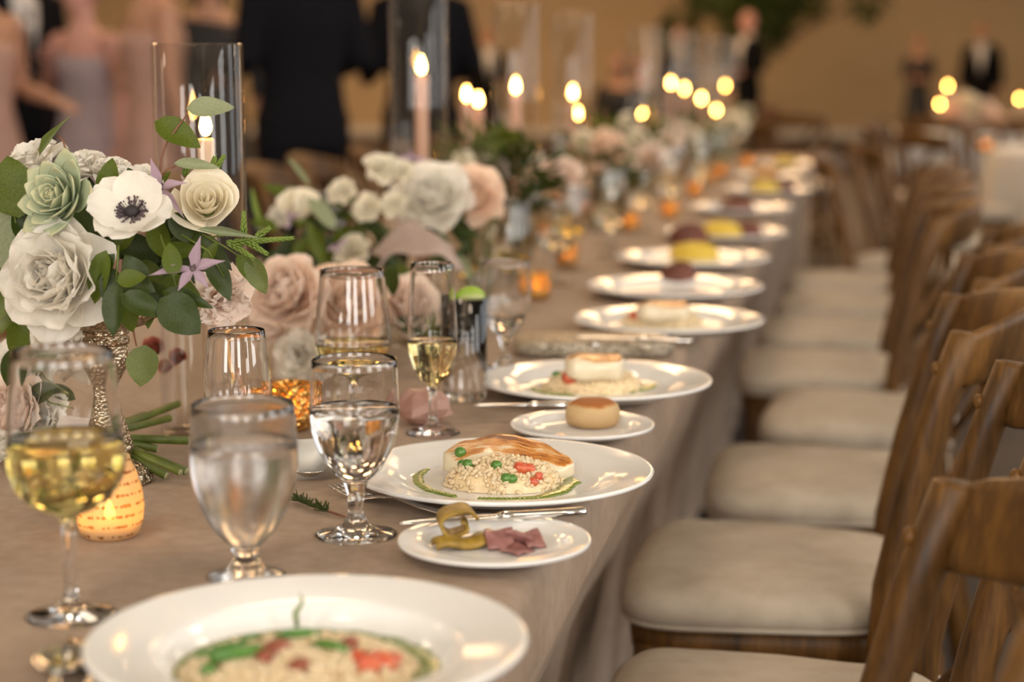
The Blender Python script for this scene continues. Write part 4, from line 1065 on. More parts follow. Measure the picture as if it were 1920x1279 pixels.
# greenery of the first bouquet
sprig('eucalyptus sprig rising past the burning candle of the short cylinder', [(333, 250, 98, 52, -28, 'leaf_mid'), (394, 201, 90, 44, 6, 'leaf_grey', 1.72, 'round'), (368, 309, 86, 22, -4, 'leaf_grey')], [((298, 345), (302, 300), (314, 264), (336, 234), (352, 214)), ((298, 338), (312, 318), (330, 311))], 1.72, smat='stem_red')
sprig('single narrow olive leaf standing above the succulent', [(98, 255, 96, 15, 54, 'leaf_olive', 1.72, 'lance')], [((133, 345), (130, 300), (118, 264), (106, 252))], 1.72, smat='stem_red')
sprig('broad grey-green eucalyptus leaves beside the succulent', [(25, 350, 120, 92, 100, 'leaf_mid', 1.76, 'round'), (14, 440, 130, 95, 80, 'leaf_grey', 1.78, 'round'), (8, 505, 100, 80, 110, 'leaf_mid', 1.8, 'round'), (10, 560, 95, 34, 70, 'leaf_olive', 1.72)], [((60, 470), (30, 420), (20, 360))], 1.78)
sprig('green leaf pair between succulent and anemone', [(203, 335, 82, 42, 80, 'leaf_mid', 1.73), (196, 352, 62, 36, 250, 'leaf_mid', 1.72), (246, 330, 40, 22, 115, 'leaf_dark', 1.74), (278, 345, 34, 14, 30, 'leaf_dark', 1.75)], [((210, 390), (205, 360), (200, 330))], 1.74)
sprig('dark green leaf cluster below the anemone', [(186, 520, 105, 46, 255, 'leaf_mid'), (196, 500, 60, 40, 55, 'leaf_dark'), (207, 538, 72, 44, 262, 'leaf_dark'), (252, 508, 70, 48, 120, 'leaf_dark'), (256, 532, 76, 46, -20, 'leaf_dark'), (214, 580, 104, 46, 266, 'leaf_dark', 1.66), (268, 572, 92, 46, -24, 'leaf_dark', 1.66), (240, 590, 70, 40, -75, 'leaf_mid', 1.69), (246, 522, 56, 36, 12, 'leaf_mid', 1.66)], [((222, 460), (220, 500), (216, 540)), ((220, 520), (250, 540), (280, 570))], 1.68)
sprig('broad dark leaves under the hanging clematis', [(338, 592, 100, 78, -40, 'leaf_dark', 1.67), (350, 560, 104, 32, -16, 'leaf_dark', 1.68), (322, 486, 66, 38, 100, 'leaf_mid', 1.655), (300, 560, 90, 50, -30, 'leaf_dark', 1.7), (412, 522, 92, 42, -62, 'leaf_dark', 1.70), (398, 470, 104, 38, -42, 'leaf_dark', 1.72), (345, 430, 80, 44, -50, 'leaf_dark', 1.72), (320, 415, 70, 50, -100, 'leaf_dark', 1.74), (300, 450, 80, 50, -80, 'leaf_mid', 1.74)], [((300, 440), (320, 500), (335, 560)), ((340, 440), (390, 470), (420, 520))], 1.70)
sprig('olive eucalyptus leaves drooping beside the pink peonies', [(482, 516, 78, 42, -66, 'leaf_olive'), (462, 505, 66, 30, -60, 'leaf_mid'), (395, 474, 50, 22, 60, 'leaf_mid', 1.70), (430, 437, 122, 15, -7, 'leaf_grey', 1.69, 'lance')], [((380, 440), (420, 462), (455, 485)), ((390, 445), (440, 440))], 1.72)
sprig('round eucalyptus leaf hanging below the silver compote bowl', [(267, 686, 80, 68, 262, 'leaf_olive', 1.72, 'round')], [((248, 605), (252, 630), (256, 650))], 1.72, smat='stem_red')
sprig('dark leaves drooping under the large white peony', [(88, 604, 86, 46, -14, 'leaf_dark'), (33, 636, 78, 42, 258, 'leaf_mid'), (12, 600, 60, 30, 240, 'leaf_olive')], [((60, 570), (70, 590)), ((20, 575), (28, 605))], 1.74)
def cedar(label, d, twigs):
    o = W(*twigs[0][0], d); t = thing('cedar_sprig', label, 'foliage', o)
    for (a, e) in twigs:
        b = MB(); A, E = W(*a, d)-o, W(*e, d)-o; n = max(6, int((E-A).length/.0022)); ax = (E-A).normalized(); sd = ax.orthogonal().normalized()
        for k in range(n):
            u = k/n; p = A.lerp(E, u); r = .0032*(1-.6*u)
            for s in range(3):
                q = Quaternion(ax, s*2.1+k*.9) @ sd
                b.tube([p, p+ax*.003+q*r*.9, p+ax*.006+q*r], [.0009, .0013, .0004], 5)
        obj('twig', b.mesh('twig', 'leaf_spring'), t)
cedar('feathery green cedar sprig pointing at the pink peonies', 1.70, [((435, 455), (545, 447)), ((462, 452), (497, 474)), ((478, 446), (502, 430)), ((457, 446), (457, 402)), ((425, 452), (472, 482))])
cedar('short yellow-green cedar tip beside the candle of the short cylinder', 1.75, [((395, 330), (418, 296)), ((398, 320), (402, 300)), ((345, 330), (352, 312))])
rf = random.Random(3)
fill = []
for k in range(84):
    a = rf.uniform(0, 2*PI); r = math.sqrt(rf.random()); fill.append((215+r*190*math.cos(a), 465+r*125*math.sin(a), rf.uniform(60, 100), rf.uniform(34, 54), math.degrees(-a)+rf.uniform(-40, 40), rf.choice(['leaf_dark', 'leaf_dark', 'leaf_mid']), rf.uniform(1.77, 1.87)))
sprig('dense dark foliage filling the middle of the succulent bouquet', fill, [((215, 600), (215, 520), (230, 450))], 1.8)
# -- hand-tied bouquet lying on the table
o = PZ(160, 860, TT); zc = .028
t = thing('stem_bundle', 'cut green stems of the lying bouquet wrapped in pale ribbon', 'bouquet', Vector((o.x, o.y, TT)))
A = W(150, 775, 1.86); 
ends = [((60, 740), (250, 768), (334, 757), .0042), ((70, 780), (240, 782), (318, 784), .0042), ((60, 770), (245, 795), (272, 778), .0042), ((50, 790), (250, 790), (353, 826), .0046), ((60, 800), (245, 810), (294, 842), .0042), ((60, 790), (250, 815), (350, 884), .0044), ((70, 810), (240, 830), (312, 892), .0044), ((70, 800), (250, 822), (338, 886), .0036)]
for k, (a, m_, e, r) in enumerate(ends):
    d0, d1 = 1.90, 1.86
    zz = TT + (.045, .036, .04, .026, .02, .010, .0055, .016)[k]
    E = PZ(e[0], e[1], zz); mid = A + (E-A)*.45; mid.z = max(mid.z, zz)
    P0 = A + Vector((-.10, .03, 0)); P0.z = TT+.035
    Am = Vector((A.x, A.y, TT+.034 + (k-3.5)*.0022)) + RGT*0 + Vector((0, (k % 3-1)*.006, 0))
    sm = obj('cut_stem', MB().tube([P0-o, Am-o, Am.lerp(E, .5)+Vector((0, 0, .002))-o, E-o], [r*.9, r, r, r*.98], 9).mesh('cut_stem', 'stem_green'), t)
    dr = (E-Am).normalized(); obj('cut_end', MB().tube([E-o-dr*.0005, E-o+dr*.0006], r*.9, 9).mesh('cut_end', 'stem_cut'), sm)
b = MB(); ax = RGT*1 + Vector((0, 0, -.12)); b.lathe([(.0185, -.024), (.0215, -.022), (.0220, -.008), (.0212, -.007), (.0222, .008), (.0214, .009), (.0222, .022), (.0195, .025)], 36)
obj('ribbon_wrap', b.mesh('ribbon_wrap', 'ribbon'), t, Matrix.Translation(-o) @ frame(Vector((A.x, A.y, TT+.034)), ax))
b = MB()
for k in range(5): b.ball((.004*k, -.019, -.012+.003*(k % 2)), .0028, None, 0, 8, 6)
obj('pearl_pin', b.mesh('pearl_pin', 'porcelain'), t, Matrix.Translation(-o) @ Matrix.Translation(Vector((A.x, A.y, TT+.034))))
LYG = 'blooms of the bouquet lying on the table'
for k, (x, y, d, r, m_, kd) in enumerate(((40, 690, 1.97, .045, 'petal_white', 'ruffle'), (18, 770, 1.90, .042, 'petal_blush', 'peony'), (150, 635, 2.02, .055, 'petal_white', 'ruffle'), (75, 790, 1.92, .034, 'petal_white', 'ruffle'), (10, 840, 1.88, .026, 'petal_white', 'rose'))):
    flower('peony', 'pale bloom in the ribbon-wrapped bouquet lying behind the wine glass', face(x, y, d, r, -.4, .3, .8), r, m_, kd, LYG, 50+k)
sprig('loose leaves of the bouquet lying behind the wine glass', [(20, 690, 80, 40, 250, 'leaf_dark', 1.86), (60, 740, 90, 40, 200, 'leaf_dark', 1.9), (30, 610, 110, 40, 300, 'leaf_mid', 1.9), (75, 680, 70, 30, 30, 'leaf_grey', 1.88), (110, 735, 80, 30, 160, 'leaf_dark', 1.93), (40, 850, 60, 30, 220, 'leaf_olive', 1.87)], [((30, 650), (80, 710), (130, 738)), ((40, 720), (90, 755), (140, 765))], 1.9)
RBG = 'small red-pink buds behind the hanging leaf'
for k, (x, y, r) in enumerate(((290, 655, .021), (335, 672, .017), (312, 690, .015))):
    rose('ranunculus_bud', 'round red-pink ranunculus bud behind the hanging eucalyptus leaf', face(x, y, 2.10, r, 0, .4, .9), r, 'petal_red', RBG, 11)
# -- second and third arrangements
def compote(p, label, group, s=1.0, low=.07):
    t = thing('compote_vase', label, 'vase', Vector((p.x, p.y, TT+.0008)), group)
    obj('foot', MB().lathe([(0, 0), (.038*s, 0), (.039*s, .003), (.02*s, .012), (.010*s, .02), (.010*s, low-.03)], 32).mesh('foot', 'mercury_glass'), t)
    obj('bowl', recalc(MB().lathe([(0, low-.034), (.03*s, low-.03), (.055*s, low-.012), (.066*s, low), (.063*s, low), (.05*s, low-.012), (0, low-.026)], 32).mesh('bowl', 'mercury_glass')), t)
compote(at_depth(655, 2.50), 'low silver compote under the pink peonies', None, 1, .06)
PG = 'pink peonies of the low arrangement'
for k, (x, y, d, r, m_, fx) in enumerate(((537, 552, 2.40, .062, 'petal_blush', -.3), (652, 570, 2.44, .064, 'petal_peach', .05), (768, 572, 2.50, .050, 'petal_blush', .3), (505, 602, 2.44, .034, 'petal_blush', -.5))):
    flower('peony', ('full blush peony beside the drooping eucalyptus leaves', 'large peach-pink peony behind the white wine glass', 'blush peony behind the champagne flute', 'small blush peony low under the cedar sprig')[k], face(x, y, d, r, fx, .35, .85), r, m_, 'peony', PG, 80+k)
flower('chrysanthemum', 'white long-petalled bloom drooping under the pink peonies', face(566, 668, 2.36, .03, -.2, .1, .95), .040, 'petal_white', 'ruffle', seed=90)
sprig('dark leaves under the pink peonies', [(735, 527, 62, 36, 268, 'leaf_dark', 2.44)] + [(rf.uniform(560, 850), rf.uniform(598, 655), rf.uniform(55, 80), rf.uniform(22, 36), rf.uniform(200, 340), rf.choice(['leaf_dark', 'leaf_dark', 'leaf_mid']), rf.uniform(2.45, 2.56)) for _ in range(26)], [((650, 620), (700, 660), (745, 700))], 2.5)
compote(at_depth(715, 2.95), 'silver compote under the white and peach peonies', None, 1, .13)
flower('peony', 'full white peony between cream sprays and peach peony', face(812, 372, 2.86, .06, .05, .45, .85), .066, 'petal_white', 'peony', seed=101, foot=at_depth(715, 2.95, TT+.11))
flower('peony', 'soft peach peony leaning against the white peony', face(888, 368, 2.92, .05, .35, .35, .8), .056, 'petal_peach', 'peony', seed=102, foot=at_depth(715, 2.95, TT+.11))
SWG = 'small cream blooms beside the white peony'
for k, (x, y, r, m_) in enumerate(((640, 358, .026, 'petal_ivory'), (688, 388, .028, 'petal_ivory'), (738, 382, .026, 'petal_ivory'), (715, 312, .030, 'petal_ivory'), (752, 318, .022, 'petal_ivory'), (660, 470, .032, 'petal_ivory'), (525, 405, .022, 'petal_white'))):
    flower('spray_rose', 'small cream spray rose left of the white peony', face(x, y, 2.84, r, rf.uniform(-.4, .3), .4, .8), r, m_, 'ruffle', SWG, 110+k, False)
flower('rose_bud', 'tall pointed cream bud beside grey leaf', face(560, 400, 2.8, .03, -.1, .95, .3), .046, 'petal_ivory', 'bud', seed=130)
clematis(545, 412, 2.78, ((540, 385, 12), (565, 395, 10), (538, 432, 10)), 'small lilac clematis beside the tall cream bud')
clematis(772, 300, 2.85, ((745, 292, 12), (800, 296, 12), (770, 280, 10)), 'small lilac clematis above the white peony')
clematis(630, 462, 2.78, ((612, 470, 12), (655, 450, 12), (640, 480, 10)), 'small lilac clematis among the cream sprays')
gl2 = [(602, 398, 80, 32, 130, 'leaf_grey', 2.78), (592, 455, 90, 26, 110, 'leaf_mid', 2.76), (560, 320, 74, 12, 128, 'leaf_grey', 2.85), (480, 385, 70, 12, 105, 'leaf_spring', 2.8), (495, 420, 60, 26, 160, 'leaf_mid', 2.8)]
gl2 += [(rf.uniform(500, 880), rf.uniform(360, 520), rf.uniform(45, 80), rf.uniform(18, 30), rf.uniform(0, 360), rf.choice(['leaf_dark', 'leaf_mid', 'leaf_dark', 'leaf_grey']), rf.uniform(2.86, 3.0)) for _ in range(60)]
sprig('mixed green and grey leaves of the white peony arrangement', gl2, [((700, 520), (640, 440), (590, 360), (540, 300)), ((700, 520), (600, 470), (500, 430), (478, 390))], 2.88)
# napkin thrown over the table's edge of the arrangement
b = MB()
def nap(u, v):
    a = PI*(.08+.84*u); return ((u-.5)*.125 + .01*math.sin(5*v), (v-.5)*.09, .055*math.sin(a)**.8 + .008*math.sin(9*u+4*v) + .03*v)
b.grid(nap, 20, 10)
q = W(782, 505, 2.72); tag(obj('linen_napkin', solid(b.mesh('linen_napkin', 'napkin'), .003), None, RZ(Vector((q.x, q.y, q.z-.02)), YAW)), 'taupe linen napkin folded in an arch below the white peony', 'napkin')
q2 = Vector((q.x, q.y, TT+.0006))
pr = [(0, 0), (.05, 0), (.052, .002), (.052, q.z-.02-TT-.004), (.050, q.z-.02-TT-.003), (.049, .006), (0, .006)]
tag(obj('glass_block_vase', recalc(MB().lathe(pr, 40).mesh('glass_block_vase', 'far_glass')), None, Matrix.Translation(q2)), 'squat glass vase under the arched taupe napkin', 'vase')
q = PZ(895, 592, TT); tag(obj('cylinder_vase', recalc(MB().lathe([(0, 0), (.031, 0), (.032, .002), (.033, .16), (.0315, .16), (.0305, .008), (0, .008)], 40).mesh('cylinder_vase', 'vase_glass')), None, Matrix.Translation(Vector((q.x, q.y, TT+.0006)))), 'clear glass vase of stems beside the peach peony', 'vase')
b = MB()
for k in range(12):
    a = k*2.4; b.tube([(.012*math.cos(a), .012*math.sin(a), .009), (.022*math.cos(a+1), .022*math.sin(a+1), .10), (.03*math.cos(a+1.3), .03*math.sin(a+1.3), .17)], .0018, 5)
tag(obj('stem_bunch', b.mesh('stem_bunch', 'stem_green'), None, Matrix.Translation(Vector((q.x, q.y, TT+.0006)))), 'bunch of green stems in the clear vase beside the peach peony', 'stems')
# -- far arrangements
nF = 0
def far_leaves(px, py, d, rx, ry, n, ms, label, group, lmin=35, lmax=70, asp=.36):
    """one leafy bunch as a single mesh: too blurred to show single leaves"""
    k = d/FPX; b = MB(); c = W(px, py, d); rr = random.Random(int(px*7+py))
    lm_ = leaf_of(ms, 'lance' if asp < .3 else 'oval'); LV = [x.co.copy() for x in lm_.vertices]; LFc = [tuple(f.vertices) for f in lm_.polygons]
    for _ in range(n):
        v = Vector((rr.gauss(0, .5), rr.gauss(0, .45), rr.gauss(0, .5)))
        if v.length > 1: v.normalize()
        p = RGT*v.x*rx*k + UPV*v.y*ry*k + BCK*v.z*rx*k*.8
        dr = (p.normalized() + Vector((rr.uniform(-.7, .7), rr.uniform(-.7, .7), rr.uniform(-.4, .8)))).normalized()
        L = rr.uniform(lmin, lmax)*2.0/FPX*1.25; M = frame(p, dr.orthogonal(), dr); 
        b.add(LV, LFc, 0, M @ Matrix.Diagonal((L*asp, L, L, 1)))
    b.tube([(0, 0, ry*k*.3), (.004, .002, -(c.z-TT)*.5), (.0, .0, -(c.z-TT)+.004)], .004, 6)
    return tag(obj('leafy_bunch', b.mesh('leafy_bunch', ms), None, Matrix.Translation(c)), label, 'foliage', group)
def far_bunch(items, leaves, vase_px=None):
    for (x, y, d, rp, m_, kd) in items:
        global nF; nF += 1; r = rp*d/FPX
        far_flower('peony' if kd == 'peony' else 'bloom', {'petal_white': 'white', 'petal_ivory': 'cream', 'petal_blush': 'blush', 'petal_peach': 'peach', 'petal_lilac': 'lilac'}[m_] + ' bloom in the far flower arrangements of the long table', face(x, y, d, r, rf.uniform(-.3, .4), rf.uniform(.2, .7), .8), r, m_, kd, 'far blooms on the long table', nF)
    for (x, y, d, rx, ry, n, ms) in leaves:
        far_leaves(x, y, d, rx, ry, n, ms, {'leaf_dark': 'dark green', 'leaf_mid': 'green', 'leaf_grey': 'grey-green', 'leaf_olive': 'olive', 'leaf_spring': 'yellow-green'}[ms] + ' leafy bunch in the far flower arrangements of the long table', 'far leafy bunches on the long table')
far_bunch([(1052, 326, 3.75, 44, 'petal_blush', 'peony'), (905, 285, 3.5, 22, 'petal_ivory', 'ruffle'), (870, 300, 3.45, 24, 'petal_ivory', 'ruffle'), (1010, 300, 3.7, 18, 'petal_white', 'bud')],
          [(975, 335, 3.55, 62, 60, 90, 'leaf_dark'), (965, 385, 3.5, 50, 40, 50, 'leaf_dark'), (885, 280, 3.5, 52, 32, 60, 'leaf_olive'), (930, 268, 3.6, 40, 22, 40, 'leaf_mid')])
far_bunch([(1140, 280, 4.6, 42, 'petal_peach', 'peony'), (1095, 262, 4.6, 24, 'petal_ivory', 'ruffle'), (1180, 300, 4.7, 22, 'petal_blush', 'ruffle'), (1120, 320, 4.5, 24, 'petal_peach', 'rose')],
          [(1120, 300, 4.6, 60, 50, 60, 'leaf_olive'), (1155, 325, 4.5, 42, 40, 50, 'leaf_dark'), (1110, 250, 4.7, 40, 24, 30, 'leaf_mid')])
far_bunch([(1225, 300, 5.6, 38, 'petal_blush', 'peony'), (1195, 262, 5.7, 26, 'petal_ivory', 'ruffle'), (1255, 262, 5.8, 28, 'petal_blush', 'ruffle'), (1180, 230, 6.0, 24, 'petal_ivory', 'ruffle')],
          [(1210, 280, 5.7, 55, 45, 60, 'leaf_mid'), (1175, 235, 6, 42, 26, 40, 'leaf_dark'), (1245, 235, 6.2, 40, 30, 40, 'leaf_grey')])
far_bunch([(1300, 262, 6.8, 30, 'petal_ivory', 'ruffle'), (1275, 245, 6.8, 24, 'petal_blush', 'ruffle'), (1335, 250, 7.2, 28, 'petal_ivory', 'peony'), (1375, 238, 7.9, 30, 'petal_ivory', 'peony'), (1240, 285, 6.4, 24, 'petal_peach', 'ruffle'), (1395, 215, 8.2, 22, 'petal_blush', 'ruffle'), (1355, 270, 7.4, 22, 'petal_blush', 'ruffle')],
          [(1310, 255, 7, 60, 36, 70, 'leaf_mid'), (1330, 278, 6.8, 34, 22, 90, 'leaf_grey'), (1378, 226, 8, 24, 24, 90, 'leaf_grey'), (1290, 230, 7.2, 44, 22, 40, 'leaf_dark')])
for (x, d) in ((960, 3.6), (1120, 4.6), (1215, 5.7), (1300, 6.9), (1370, 7.9)): compote(at_depth(x, d), 'low silver compote under a far flower arrangement', 'far compotes on the long table', .9, .10)
# ------------------------------------------------------------------ people
def remesh(mb, voxel, m, name, it=6):
    me = bpy.data.meshes.new(name); me.from_pydata(mb.v, [], mb.f); me.update()
    o = bpy.data.objects.new('tmp', me); COL.objects.link(o)
    md = o.modifiers.new('r', 'REMESH'); md.mode = 'VOXEL'; md.voxel_size = voxel; md.use_smooth_shade = True
    sm = o.modifiers.new('s', 'SMOOTH'); sm.factor = .5; sm.iterations = it
    dg = bpy.context.evaluated_depsgraph_get()
    r = bpy.data.meshes.new_from_object(o.evaluated_get(dg)); r.name = name
    bpy.data.objects.remove(o); bpy.data.meshes.remove(me)
    r.materials.clear(); r.materials.append(MATS[m]); r.polygons.foreach_set('use_smooth', [True]*len(r.polygons))
    return r
def ering(c, rx, ry, n=20): return [(c[0]+rx*math.cos(2*PI*k/n), c[1]+ry*math.sin(2*PI*k/n), c[2]) for k in range(n)]
def torso(b, g=0, z0=.84, z1=1.50, f=False):
    R = [(.84, .150, .112), (.92, .165, .120), (1.00, .150, .108), (1.08, .132 if f else .142, .098), (1.18, .138 if f else .152, .105), (1.28, .155 if f else .170, .118), (1.37, .165 if f else .182, .108), (1.42, .150 if f else .165, .092), (1.455, .105, .078), (1.49, .062, .062)]
    R = [r for r in R if z0-.001 <= r[0] <= z1+.001]
    b.loft([ering((0, 0, z), rx+g, ry+g) for z, rx, ry in R])
ARMS = {'down': ((.235, .02, 1.15), (.25, -.04, .90)), 'bent': ((.245, .03, 1.15), (.20, -.22, 1.10)), 'front': ((.23, -.02, 1.15), (.06, -.22, 1.12)), 'hip': ((.30, .05, 1.17), (.20, -.03, .99)), 'chest': ((.25, -.02, 1.16), (.05, -.20, 1.30)), 'out': ((.33, -.02, 1.18), (.46, -.15, 1.05)), 'lap': ((.235, -.04, 1.15), (.10, -.26, .98))}
def arm_pts(s, pose):
    e, w_ = ARMS[pose]; return Vector((s*.178, 0, 1.405)), Vector((s*e[0], e[1], e[2])), Vector((s*w_[0], w_[1], w_[2]))
def person(loc, rot, height, label, voxel, skin='skin', hair='hair_dark', hairstyle='short', outfit='suit', top='suit', arms=('down', 'down'), sit=False, headyaw=0, female=False, group=None):
    k = height/1.76
    t = thing('person', label, 'person', RZ(loc, rot, k), group)
    b = MB(); torso(b, -.004, f=female)
    HM = Matrix.Translation((0, 0, 1.52)) @ Matrix.Rotation(headyaw, 4, 'Z') @ Matrix.Translation((0, 0, -1.52))
    b.tube([(0, .005, 1.44), (0, -.005, 1.50), (0, -.012, 1.57)], [.062, .054, .055], 14)
    b.ball((0, -.005, 1.665), (.074, .094, .105), HM, 0, 20, 14); b.ball((0, -.045, 1.60), (.056, .052, .052), HM, 0, 14, 10)
    b.tube([(0, -.09, 1.675), (0, -.112, 1.645), (0, -.098, 1.632)], [.009, .014, .010], 8, M=HM)
    b.tube([(-.022, -.092, 1.603), (.022, -.092, 1.603)], .008, 8, M=HM)
    for s in (-1, 1):
        b.ball((s*.076, .005, 1.645), (.012, .02, .032), HM, 0, 8, 6); b.ball((s*.032, -.082, 1.685), (.022, .012, .010), HM, 0, 8, 6)
    legs = []
    for s in (-1, 1):
        if sit: L = [Vector((s*.09, .02, .92)), Vector((s*.11, -.40, .90)), Vector((s*.115, -.40, .49))]
        else: L = [Vector((s*.088, 0, .90)), Vector((s*.098, -.015, .49)), Vector((s*.105, .015, .09))]
        legs.append(L)
        b.tube([L[0], L[0].lerp(L[1], .35), L[1], L[1].lerp(L[2], .35), L[2]], [.092, .082, .056, .060, .038], 14)
        b.tube([L[2]+Vector((0, .03, -.05)), L[2]+Vector((s*.005, -.06, -.062)), L[2]+Vector((s*.015, -.15, -.068))], [.038, .036, .024], 10)
        S_, E_, W_ = arm_pts(s, arms[0 if s < 0 else 1])
        b.tube([S_+Vector((-s*.03, 0, .005)), S_, S_.lerp(E_, .4), E_, E_.lerp(W_, .3), W_], [.055, .056, .047, .038, .039, .027], 12)
        d = (W_-E_).normalized(); sd = d.cross(Vector((0, 0, 1))); sd = sd.normalized() if sd.length > .2 else Vector((0, 1, 0)); nn = d.cross(sd).normalized()
        pm_ = W_ + d*.055
        b.tube([W_, W_+d*.03, pm_, W_+d*.09], [.026, .036, .042, .036], 10, sq=(.42, 1), up=nn)
        for q, (o_, ln) in enumerate(((-.028, .062), (-.0095, .072), (.0095, .068), (.028, .052))):
            f0 = W_ + d*.085 + sd*o_; f1 = f0 + d*ln*.5 + nn*.006*s; f2 = f1 + d*ln*.42 + nn*.02*s
            b.tube([f0, f1, f2], [.0098, .0092, .0075], 7)
        b.tube([W_+d*.03+sd*.028, W_+d*.06+sd*.052, W_+d*.088+sd*.056], [.012, .011, .008], 7)
    body = obj('body', remesh(b, voxel, skin, 'body'), t)
    for s in (-1, 1): obj('eye', MB().ball((s*.032, -.083, 1.664), (.012, .008, .007), HM, 0, 8, 6).mesh('eye', 'anemone_black'), body)
    if hairstyle != 'bald':
        h = MB()
        h.ball((0, .012, 1.688), (.083, .098, .098), HM, 0, 20, 14)
        h2 = MB()
        for fcs in h.f: pass
        if hairstyle == 'long':
            h.loft([[HM @ Vector(p) for p in ering((0, .045, z), rx, ry)] for z, rx, ry in ((1.70, .078, .065), (1.60, .085, .06), (1.50, .088, .05), (1.40, .085, .045), (1.30, .06, .035))])
        elif hairstyle == 'bun': h.ball((0, .11, 1.70), .045, HM)
        hm = remesh(h, voxel*1.1, hair, 'hair', 3)
        # keep the face free
        import bmesh
        bm = bmesh.new(); bm.from_mesh(hm); inv = HM.inverted()
        dead = [v for v in bm.verts if (inv @ v.co).y < -.030 and (inv @ v.co).z < 1.735 or ((inv @ v.co).y < .01 and (inv @ v.co).z < 1.66) or (hairstyle != 'long' and (inv @ v.co).z < 1.60)]
        bmesh.ops.delete(bm, geom=dead, context='VERTS'); bm.to_mesh(hm); bm.free()
        obj('hair', hm, t)
    def sleeves(c, g, frac=1.0, sides=(-1, 1)):
        for s in sides:
            S_, E_, W_ = arm_pts(s, arms[0 if s < 0 else 1])
            c.tube([S_+Vector((-s*.05, 0, .01)), S_, S_.lerp(E_, .4), E_, E_.lerp(W_, .5), E_.lerp(W_, .96*frac)], [.06+g, .060+g, .050+g, .044+g, .042+g, .036+g], 14)
    if outfit in ('suit', 'tux'):
        c = MB(); torso(c, .020, .84, 1.49); sleeves(c, .014); c.loft([ering((0, 0, z), rx, ry) for z, rx, ry in ((.80 if not sit else .86, .195, .145), (.92, .188, .142))])
        for s in (-1, 1): c.ball((s*.15, 0, 1.425), (.075, .07, .045), None, 0, 12, 8)
        obj('jacket', remesh(c, voxel*1.2, top, 'jacket'), t)
        c = MB(); c.tube([(0, -.122, 1.10), (0, -.130, 1.22), (0, -.132, 1.32), (0, -.112, 1.41), (0, -.075, 1.47)], [.010, .036, .055, .064, .055], 14, sq=(1, .30), up=(1, 0, 0))
        sh = obj('shirt_front', c.mesh('shirt_front', 'shirt'), t)
        c = MB(); c.lathe([(.060, 1.455), (.067, 1.46), (.064, 1.505), (.058, 1.515), (.056, 1.50)], 24); obj('collar', c.mesh('collar', 'shirt'), sh)
        c = MB()
        if outfit == 'tux':
            for s in (-1, 1): c.tube([(-s*.004, -.108, 1.452), (s*.022, -.108, 1.456), (s*.042, -.10, 1.458)], [.008, .014, .018], 8, sq=(1, .5), up=(0, 0, 1))
        else: c.tube([(0, -.106, 1.45), (0, -.142, 1.36), (0, -.146, 1.22), (0, -.134, 1.12)], [.014, .015, .020, .010], 8, sq=(1, .25), up=(1, 0, 0))
        obj('tie', c.mesh('tie', 'suit_black'), t)
    if outfit in ('suit', 'tux', 'trousers'):
        c = MB()
        for L in legs: c.tube([L[0]+Vector((0, 0, .04)), L[0].lerp(L[1], .35), L[1], L[1].lerp(L[2], .4), L[2]+Vector((0, 0, -.02))], [.104, .098, .074, .070, .062], 16)
        c.loft([ering((0, 0, z), rx, ry) for z, rx, ry in ((.80 if not sit else .85, .165, .125), (.90, .175, .128), (1.0, .162, .118))])
        obj('trousers', remesh(c, voxel*1.2, top, 'trousers'), t)
        for L, s in zip(legs, (-1, 1)):
            obj('shoe', MB().tube([L[2]+Vector((0, .05, -.045)), L[2]+Vector((0, .0, -.048)), L[2]+Vector((s*.008, -.10, -.055)), L[2]+Vector((s*.016, -.18, -.062))], [.038, .045, .045, .026], 12).mesh('shoe', 'shoe'), t)
    else:      # a dress: strapless bodice, fitted waist, long skirt
        Z = 1.34 if outfit == 'strapless' else 1.415
        prof = [(Z, .168, .118), (1.28, .168, .130), (1.18, .150, .118), (1.08, .142, .108), (1.0, .160, .122), (.90, .182, .140), (.70, .20, .17), (.45, .225, .205), (.2, .26, .245), (.03, .285, .27)]
        if sit: prof = prof[:6]
        c = MB(); n = 40; rings = []
        for z, rx, ry in prof:
            am = max(0, 1.0-z)*.05; rings.append([((rx+am*math.sin(9*2*PI*q/n)*rx*3)*math.cos(2*PI*q/n), (ry+am*math.sin(9*2*PI*q/n)*ry*3)*math.sin(2*PI*q/n), z + .012*math.sin(2*2*PI*q/n)*(z == Z)) for q in range(n)])
        c.loft(rings, False); me = recalc(c.mesh('dress', top)); solid(me, .006)
        obj('dress', me, t)
        if outfit == 'sleeved':
            for s in (-1, 1):
                c = MB(); sleeves(c, .006, .45, (s,)); obj('sleeve', remesh(c, voxel*1.2, top, 'sleeve'), t)
        if sit:
            c = MB()
            for L in legs: c.tube([L[0], L[0].lerp(L[1], .5), L[1], L[1].lerp(L[2], .6)], [.115, .11, .09, .095], 14)
            obj('skirt', remesh(c, voxel*1.2, top, 'skirt'), t)
    return t
def stand(px, d):
    q = W(px, 128, d); return Vector((q.x, q.y, 0))
TO = PI   # facing: rot 0 looks towards -Y (the viewer side)
person(stand(30, 8.6), .9, 1.82, 'person in dark suit standing beside the woman in the lavender dress', .011, 'skin', 'hair_grey', 'short', 'suit', 'suit', ('bent', 'down'))
person(stand(-40, 6.9), 1.2, 1.66, 'bare-armed person in a rose dress standing in front of the dark suit', .011, 'skin', 'hair_brown', 'bun', 'strapless', 'dress_rose', ('hip', 'bent'), female=True)
person(stand(160, 8.2), -.35, 1.60, 'person in a strapless lavender dress with one hand at the chest', .010, 'skin_pink', 'hair_brown', 'bun', 'strapless', 'lavender', ('chest', 'down'), headyaw=-.3, female=True)
